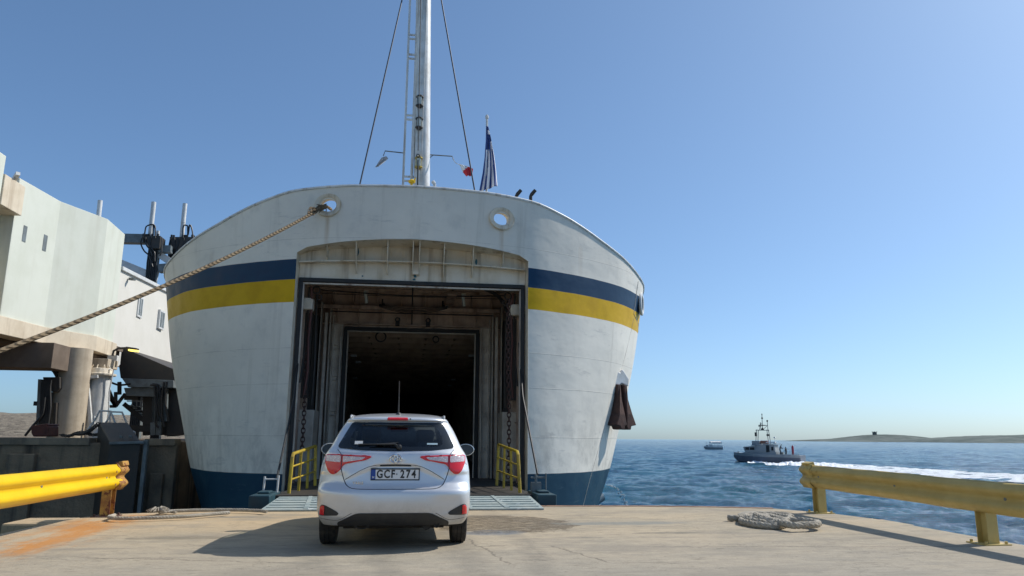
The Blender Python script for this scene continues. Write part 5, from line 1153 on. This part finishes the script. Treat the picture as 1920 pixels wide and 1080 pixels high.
    # emblem and model name
    c = Pr(0, .967, .006); b = MB(); b.torus(tuple(c), .064, .010, 36, 8, 'Y', .72); b.torus((c.x, c.y-.004, c.z+.008), .040, .008, 28, 8, 'Y', .48); b.torus((c.x, c.y-.005, c.z+.002), .020, .008, 28, 8, 'Y', 1.85); b.build('emblem', chrome, root, smooth=True)
    text_mesh('model_name', 'YARIS', .040, chrome, root, .003, .0006, Matrix.Translation((-.40, Rr(-.40, .708)-.004, .708)) @ Matrix.Rotation(R(-7), 4, 'Z') @ RX, spacing=1.15)
    # antenna, roof mouldings
    b = MB(); b.lathe([(.035, 0), (.03, .015), (.012, .03)], (.0, .80, 1.468), 12); b.tube([Vector((0, .80, 1.49)), Vector((.0, .62, 1.86))], [.008, .006], 6); b.build('antenna', black, root, smooth=True)
    for s in (-1, 1):
        b = MB(); b.tube([Vector((s*.545, yy, zz)) for yy, zz in ((.55, 1.425), (.62, 1.446), (.8, 1.452), (1.3, 1.455), (1.9, 1.44))], [.006, .014, .012, .012, .01], 8); b.build('roof_moulding', paint, root, smooth=True)
    # mirrors
    for s in (-1, 1):
        c = Vector((s*.935, 2.30, 1.035)); b = MB(); b.lathe([(.02, .09), (.07, .075), (.098, .04), (.105, 0), (.10, -.03)], (0, 0, 0), 20, 'Y'); o = b.build('door_mirror', black, root, smooth=True); o.location = c; o.scale = (1.15, 1, .78)
        k = MB(); k.lathe([(.086, -.026), (.086, -.034)], (0, 0, 0), 20, 'Y'); m_ = k.build('mirror_glass', M['glassdark0'], o); k = MB(); k.torus((0, -.03, 0), .098, .007, 24, 6, 'Y'); k.build('mirror_rim', chrome if s > 0 else M['lightgrey'], o, smooth=True)
        k = MB(); k.bar((-s*.08, .02, -.03), (-s*.2, .04, -.05), .05, .05); k.build('mirror_arm', black, o)
    # wheels
    for wy in (.74, 3.22):
        for s in (-1, 1):
            w = MB(); r = .302; prof = [(.20, -.085), (.27, -.09), (.292, -.082), (r, -.062), (r, -.03), (r-.007, -.027), (r-.007, -.02), (r, -.017), (r, .017), (r-.007, .02), (r-.007, .027), (r, .03), (r, .062), (.292, .082), (.27, .09), (.20, .085)]
            w.lathe(prof, (0, 0, 0), 36, 'X'); o = w.build('wheel', tyre, root, smooth=True); o.location = (s*.742, wy, r-.002)
            k = MB(); k.lathe([(.205, s*.06), (.205, s*.075), (.19, s*.08)], (0, 0, 0), 28, 'X')
            for q in range(5): a = q*2*math.pi/5; k.bar((s*.07, 0, 0), (s*.075, .19*math.cos(a), .19*math.sin(a)), .045, .02)
            k.lathe([(.05, s*.06), (.05, s*.085)], (0, 0, 0), 16, 'X'); k.build('rim', chrome, o)
            k = MB(); k.lathe([(.14, -s*.02), (.14, s*.0)], (0, 0, 0), 20, 'X'); k.build('brake_drum', under, o)
    # underbody, axle, exhaust
    b = MB(); b.box((-.60, .16, .255), (.60, 3.7, .32)); b.box((-.56, .40, .20), (.56, 1.1, .255)) ; b.box((-.3, 1.3, .17), (.3, 3.3, .26)); b.tube([(-.62, .74, .27), (.62, .74, .27)], .04, 10); b.box((-.63, 1.15, .2), (.63, 2.9, .32)); 
    b.tube([(.30, .9, .25), (.34, .4, .25), (.36, .14, .262)], .055, 12); b.tube([(.42, .3, .26), (.47, .11, .262)], .025, 12); b.torus((-.34, .12, .262), .07, .014, 16, 6, 'Y', .5); b.torus((.47, .10, .262), .026, .006, 14, 6, 'Y'); b.build('underbody', under, root)
    for wy in (.74, 3.22):
        for s in (-1, 1):
            k = MB(); th = np.linspace(R(-14), R(194), 15); vs2 = [(s*x_, wy+.345*math.cos(a), .30+.345*math.sin(a)) for a in th for x_ in (.56, .80)]; k.add(vs2, [(2*i, 2*i+1, 2*i+3, 2*i+2) for i in range(14)]); k.add([(s*.56, wy+.345*math.cos(a), .30+.345*math.sin(a)) for a in th], [tuple(range(15))]); k.build('wheel_arch', under, root, fix=False)
    # cabin
    seat = worn('seat_cloth', (.11, .11, .12), (.16, .16, .165), 8, .5, .9)
    for x_, y_ in ((-.34, 1.75), (.34, 1.75)):
        b = MB(); b.box((x_-.24, y_-.1, .35), (x_+.24, y_+.45, .55)); b.prism([(x_-.23, y_-.12, .5), (x_+.23, y_-.12, .5), (x_+.19, y_-.28, 1.08), (x_-.19, y_-.28, 1.08)], (0, .12, 0)); o = b.build('seat', seat, root, bevel=.05)
        k = MB(); k.box((x_-.12, y_-.30, 1.12), (x_+.12, y_-.20, 1.30)); k.build('headrest', seat, o, bevel=.04)
    b = MB(); b.prism([(-.6, .80, .5), (.6, .80, .5), (.56, .68, 1.02), (-.56, .68, 1.02)], (0, .15, 0)); b.box((-.6, .8, .4), (.6, 1.3, .6)); o = b.build('rear_bench', seat, root, bevel=.05)
    for x_ in (-.36, .36): k = MB(); k.box((x_-.12, .69, 1.03), (x_+.12, .78, 1.16)); k.build('headrest', seat, o, bevel=.03)
    b = MB(); b.box((-.66, 2.35, .6), (.66, 2.8, 1.0)); b.box((-.7, .35, .28), (.7, 3.0, .36)); b.torus((-.34, 2.25, .98), .17, .015, 24, 6); b.build('dashboard', seat, root, bevel=.03)
    b = MB(); b.box((-.12, 2.05, 1.27), (.12, 2.08, 1.33)); b.build('interior_mirror', black, root, bevel=.02)
    b = MB(); b.add([(-.62, .2, .94), (.62, .2, .94), (.58, .62, .97), (-.58, .62, .97)], [(0, 1, 2, 3)]); b.build('parcel_shelf', seat, root)
car()
# ================================================================== boats
M['navy'] = worn('patrol_hull', (.11, .12, .15), (.08, .09, .11), 1, .5, .45, bump=0)
M['navygrey'] = worn('patrol_grey', (.27, .29, .30), (.20, .22, .23), 1, .5, .45, bump=0)
M['glassdark'] = worn('dark_glass', (.02, .025, .03), None, 2, .2, .1, bump=0)
def hull_loft(stations, mats, name, root, zsplit):
    """stations: (x, half width deck, half width chine, z deck, z chine, z keel); x grows towards the stern"""
    b = MB(); vs = []
    for x, w, wc, zd, zm, zc, zk in stations: vs += [(x, -w, zd), (x, -lerp(w, wc, .5)-.03, zm), (x, -wc, zc), (x, 0, zk), (x, wc, zc), (x, lerp(w, wc, .5)+.03, zm), (x, w, zd)]
    n = 7
    for i in range(len(stations)-1):
        for k in range(n-1):
            b.k = 0 if k in (0, 5) else 1; b.add([], []); b.f.append((i*n+k, i*n+k+1, (i+1)*n+k+1, (i+1)*n+k)); b.mi.append(b.k)
        b.f.append((i*n, (i+1)*n, (i+1)*n+6, i*n+6)); b.mi.append(0)
    b.v = [tuple(map(float, v)) for v in vs]; b.f.append(tuple(range((len(stations)-1)*n, len(stations)*n))); b.mi.append(1)
    return b.build(name, mats, root)
def person(name, root_loc, rz, pose, cols, label, parent=None):
    sk = {'stand': [((0, 0, .95), .13), ((0, 0, 1.2), .12), ((0, 0, 1.42), .14), ((0, .02, 1.54), .055), ((0, .03, 1.66), .09), ((0, .03, 1.74), .07)]}
    th = thing(name, label, 'person', root_loc, rz)
    V = [Vector(v) for v, r in sk['stand']]; Rr = [r for v, r in sk['stand']]; E = [(0, 1), (1, 2), (2, 3), (3, 4), (4, 5)]
    def chain(a, pts):
        k = a
        for p, r in pts: V.append(Vector(p)); Rr.append(r); E.append((k, len(V)-1)); k = len(V)-1
    lean = .35 if pose == 'lean' else 0
    for s in (-1, 1):
        chain(0, [((s*.1, 0, .88), .10), ((s*.12, .05+lean*.2, .48), .065), ((s*.12, 0, .08), .045), ((s*.12, .14, .04), .04)])
        chain(2, [((s*.19, 0, 1.40), .06), ((s*.25, .03+lean*.4, 1.13), .045), ((s*.2, .22+lean*.6, .98+.1*lean), .033), ((s*.18, .31+lean*.6, .97+.15*lean), .03)])
    if lean:
        for i in range(1, len(V)):
            if V[i].z > .96: V[i].y += (V[i].z-.95)*lean
    me = bpy.data.meshes.new('body'); me.from_pydata(V, E, []); ob = link('body', me, cols, th); ob.modifiers.new('skin', 'SKIN'); sv = me.skin_vertices[0].data
    for i, r in enumerate(Rr): sv[i].radius = (r, r)
    sv[0].use_root = True; ss = ob.modifiers.new('sub', 'SUBSURF'); ss.levels = 1; ss.render_levels = 1
    return th
def patrol():
    A = atZ(1380, 866, -2.5); B = atZ(1507, 869, -2.5); mid = (A+B)/2; L = 11.6
    dirv = (B-A).normalized(); rz = math.atan2(dirv.y, dirv.x)
    root = thing('patrol_boat', 'grey patrol boat with a dark hull, wheelhouse and lattice mast heading left', 'boat', (mid.x, mid.y, -2.5), rz)
    st = [(-5.85, .05, .03, 1.62, 1.20, .9, .75), (-5.2, .7, .35, 1.60, 1.15, .35, .1), (-4, 1.35, .95, 1.52, 1.05, .12, -.3), (-2, 1.75, 1.5, 1.42, 1.0, .05, -.5), (0, 1.8, 1.65, 1.36, .95, 0, -.5), (3, 1.8, 1.7, 1.30, .92, 0, -.45), (5.5, 1.75, 1.65, 1.28, .92, 0, -.4)]
    hull_loft(st, [M['navygrey'], M['navy']], 'hull', root, 1)
    b = MB(); b.box((1.7, -1.75, 1.3), (5.35, -1.68, 1.42)); b.box((-5.2, -.02, 1.6), (-4.9, .02, 1.75)); b.build('gunwale', M['navygrey'], root)
    b = MB(); b.add([(-4.2, -1.1, 1.5), (-3.3, -1.2, 1.78), (1.6, -1.3, 1.75), (1.6, 1.3, 1.75), (-3.3, 1.2, 1.78), (-4.2, 1.1, 1.5), (-4.2, -1.1, 1.3), (1.6, -1.35, 1.3), (1.6, 1.35, 1.3), (-4.2, 1.1, 1.3)], [(0, 1, 4, 5), (1, 2, 3, 4), (0, 6, 7, 2, 1), (5, 4, 3, 8, 9), (0, 5, 9, 6), (2, 7, 8, 3)]); b.build('trunk', M['navygrey'], root)
    b = MB(); b.prism([(-3.6, -1.15, 1.75), (-3.85, -1.15, 2.55), (-1.7, -1.15, 2.75), (-1.7, -1.15, 1.75)], (0, 2.3, 0)); b.prism([(-1.69, -1.25, 1.75), (-1.69, -1.25, 3.05), (1.35, -1.25, 2.9), (1.5, -1.25, 1.75)], (0, 2.5, 0)); ch = b.build('wheelhouse', M['navygrey'], root, bevel=.05)
    b = MB(); b.box((-2.5, -1.35, 2.75), (-.2, 1.35, 2.9)); b.box((-.4, -1.35, 3.02), (1.7, 1.35, 3.12)); b.box((-2.4, -.95, 2.9), (-1.1, .95, 3.55)); b.build('roof', M['navygrey'], root, bevel=.04)
    b = MB()
    for x0, x1 in ((-3.45, -2.85), (-2.72, -1.95)): b.box((x0, -1.17, 2.05), (x1, -1.14, 2.48)); b.box((x0, 1.14, 2.05), (x1, 1.17, 2.48))
    b.box((-.0, -1.27, 1.7), (.55, -1.24, 2.85)); b.box((.85, -1.27, 2.0), (1.2, -1.24, 2.6)); b.each('window', M['glassdark'], root)
    b = MB(); b.lathe([(.5, 0), (.55, .1), (.55, .45), (.45, .55)], (-.4, .2, 3.05), 12); b.box((-1.1, -.5, 3.1), (.1, .4, 3.6)); b.build('life_raft', worn('orange_cover', (.40, .16, .10), (.25, .12, .1), 2, .5, .7), root, bevel=.08)
    b = MB(); b.box((-.1, -.9, 3.25), (1.5, -.5, 3.42)); b.lathe([(.2, 0), (.24, .1), (.16, .26)], (1.35, -.9, 3.15), 10); b.lathe([(.15, 0), (.2, .08), (.12, .2)], (1.4, -.9, 4.0), 10); b.bar((1.4, -.9, 3.2), (1.4, -.9, 4.05), .05); b.build('radar_dome', M['mastwhite'], root, smooth=True)
    b = MB()
    for y in (-.6, .6):
        b.bar((-1.8, y, 3.4), (-1.6, y*.9, 5.4), .09); b.bar((.3, y, 3.1), (.1, y*.8, 5.4), .09); b.bar((-1.75, y, 5.3), (.2, y*.9, 5.3), .08)
    for x, z in ((-1.65, 5.35), (.1, 5.35), (-1.1, 5.9)): b.bar((x, -.6, z), (x, .6, z), .08)
    b.bar((-1.2, 0, 5.3), (-1.0, 0, 6.6), .12); b.bar((-.75, 0, 5.3), (-.7, 0, 7.9), .09); b.bar((-1.4, 0, 6.1), (.1, 0, 6.1), .08); b.bar((.15, 0, 5.2), (.12, 0, 6.9), .08); b.bar((-1.4, 0, 5.9), (-.7, 0, 6.5), .06)
    b.bar((-.75, 0, 5.3), (.1, 0, 6.1), .06)
    b.build('lattice_mast', M['greysteel'], root)
    b = MB(); b.box((-1.9, -.7, 4.3), (-1.6, -.35, 4.95)); b.box((.05, -.7, 4.35), (.5, -.3, 4.65)); b.box((-1.2, -.7, 6.05), (-.35, .7, 6.18)); b.lathe([(.3, 5.3), (.2, 5.6), (.05, 5.75)], (-.75, 0, 0), 8); b.lathe([(.12, 7.2), (.18, 7.3), (.06, 7.5)], (-.7, 0, 0), 8); b.lathe([(.08, 6.7), (.16, 6.8), (.1, 7.0)], (.12, 0, 0), 8); b.lathe([(.05, 7.8), (.1, 7.9), (.03, 8.1)], (-.7, 0, 0), 8); b.each('antenna', M['blacksteel'], root)
    b = MB(); b.lathe([(.14, 1.3), (.18, 1.5), (.18, 2.6), (.12, 2.75), (.08, 2.85)], (4.1, -.6, 0), 10); b.build('fire_monitor', worn('red_paint', (.30, .02, .04), None, 4, .4, .5), root, smooth=True)
    b = MB()
    for x in (2.0, 2.7, 3.4, 4.4, 5.2): b.bar((x, -1.7, 1.3), (x, -1.7, 1.7), .03)
    b.bar((1.7, -1.7, 1.6), (5.3, -1.7, 1.6), .03); b.box((2.0, -.6, 1.3), (2.5, .3, 1.75)); b.build('deck_rail', M['greysteel'], root)
    Mw = Matrix.Translation(root.location) @ Matrix.Rotation(rz, 4, 'Z')
    dk = fabric('dark_clothes', (.015, .02, .03))
    for (x, y, z, r, pose, lab) in ((2.15, -.95, .85, -1.6, 'lean', 'person in dark clothes bending over on the stern deck of the patrol boat'), (3.05, -.7, .55, 1.2, 'stand', 'person in dark clothes standing beside the red post on the patrol boat')):
        person('person', tuple(Mw @ Vector((x, y, z+.44 if pose == 'lean' else .9))), rz+r, pose, dk, lab)
    # bow wave and wake: raised foam in the world's own directions
    def foam(name, top, bot, label, seed, hgt=.25):
        # top/bot are pixel rows on the water plane; foam mound between them
        rr = random.Random(seed); b = MB(); n = len(top)*6; m_ = 5; T = [Pch([(p[0], p[1]) for p in q]) for q in (top, bot)]; x0, x1 = top[0][0], top[-1][0]; vs = []
        for i in range(n+1):
            px = lerp(x0, x1, i/n); a = atZ(px, T[0](px)+rr.uniform(-.25, .25), -2.49); c = atZ(px, T[1](px)+rr.uniform(-.4, .4), -2.49)
            for k in range(m_+1): f = k/m_; p = a.lerp(c, f); vs.append((p.x, p.y, -2.485+hgt*math.sin(math.pi*f)*rr.uniform(.35, 1)))
        b.add(vs, [(i*(m_+1)+k, (i+1)*(m_+1)+k, (i+1)*(m_+1)+k+1, i*(m_+1)+k+1) for i in range(n) for k in range(m_)])
        o = b.build(name, M['wake'], fix=False); o['label'] = label; o['category'] = 'wake'; o['kind'] = 'stuff'
    w = NT('wake_foam'); fn = w.noise(.55, 9, .78, w.mapped((1, 2.2, 1))); w.col((.82, .86, .88)).set(rough=.8); w.set(alpha=w.rng(fn, .34, .48)); w.bump(fn, 1, .4); M['wake'] = w.m
    w2 = NT('bow_foam'); fn = w2.noise(1.2, 6, .7); w2.col((.85, .88, .9)).set(rough=.8); w2.bump(fn, 1, .3)
    foam('wake_foam', [(1462, 868.4), (1500, 867.8), (1560, 869), (1640, 873), (1720, 878), (1820, 884), (1920, 889), (2050, 893)], [(1462, 869.5), (1500, 875), (1560, 883), (1640, 888), (1720, 893), (1820, 899), (1920, 905), (2050, 911)], 'broad white wake foam trailing behind the patrol boat', 1)
    M['wake'] = w2.m
    foam('bow_wave_foam', [(1402, 868.2), (1418, 866), (1440, 868.5), (1462, 870.5), (1478, 870.5)], [(1402, 868.8), (1418, 868.2), (1440, 872), (1462, 873), (1478, 872)], 'thin white bow wave curling along the patrol boat hull', 2, .35)
    foam('stern_foam', [(1466, 867.8), (1490, 866.8), (1520, 867.5), (1560, 870), (1600, 873)], [(1466, 869), (1490, 874), (1520, 877), (1560, 879), (1600, 880)], 'thick churned white foam right behind the patrol boat stern', 4, .5)
patrol()
def day_boat():
    A = atZ(1319, 842.5, -2.5); root = thing('tour_boat', 'small white canopied boat far off to the left of the patrol boat', 'boat', (A.x+4, A.y, -2.5), .05)
    st = [(-3.9, .1, .05, 1.25, 1.0, .8, .5), (-2.8, 1.0, .7, 1.15, .8, .1, -.2), (0, 1.4, 1.2, 1.0, .7, 0, -.3), (3.4, 1.3, 1.1, 1.0, .7, 0, -.3)]
    hull_loft(st, [M['mastwhite'], M['navygrey']], 'hull', root, 1)
    b = MB(); b.prism([(-1.2, -1.3, 2.35), (-1.2, 0, 3.1), (-1.2, 1.3, 2.35), (-1.2, 1.3, 2.25), (-1.2, -1.3, 2.25)], (4.2, 0, 0)); b.box((-1.2, -1.34, 2.2), (3.0, -1.28, 2.75)); b.build('canopy', M['mastwhite'], root, bevel=.05)
    b = MB(); b.box((-1.3, -1.2, 1.0), (-.9, 1.2, 1.9)); b.box((-1.1, -1.25, 1.35), (3.5, -1.2, 1.55)); b.box((-1.1, -1.25, 1.0), (3.3, -1.22, 1.2)); b.box((-1.1, -1.2, .9), (3.3, 1.2, 1.0))
    for x in (-1.1, 0, 1.1, 2.2, 2.8):
        for y in (-1.2, 1.2): b.bar((x, y, 1), (x, y, 2.8), .07)
    b.build('canopy_frame', M['lightgrey'], root)
    b = MB(); b.bar((-2.6, 0, 1.1), (-2.6, 0, 2.9), .1); b.box((-3, -.4, 1.1), (-2.2, .4, 1.6)); b.build('bow_post', M['navygrey'], root)
day_boat()
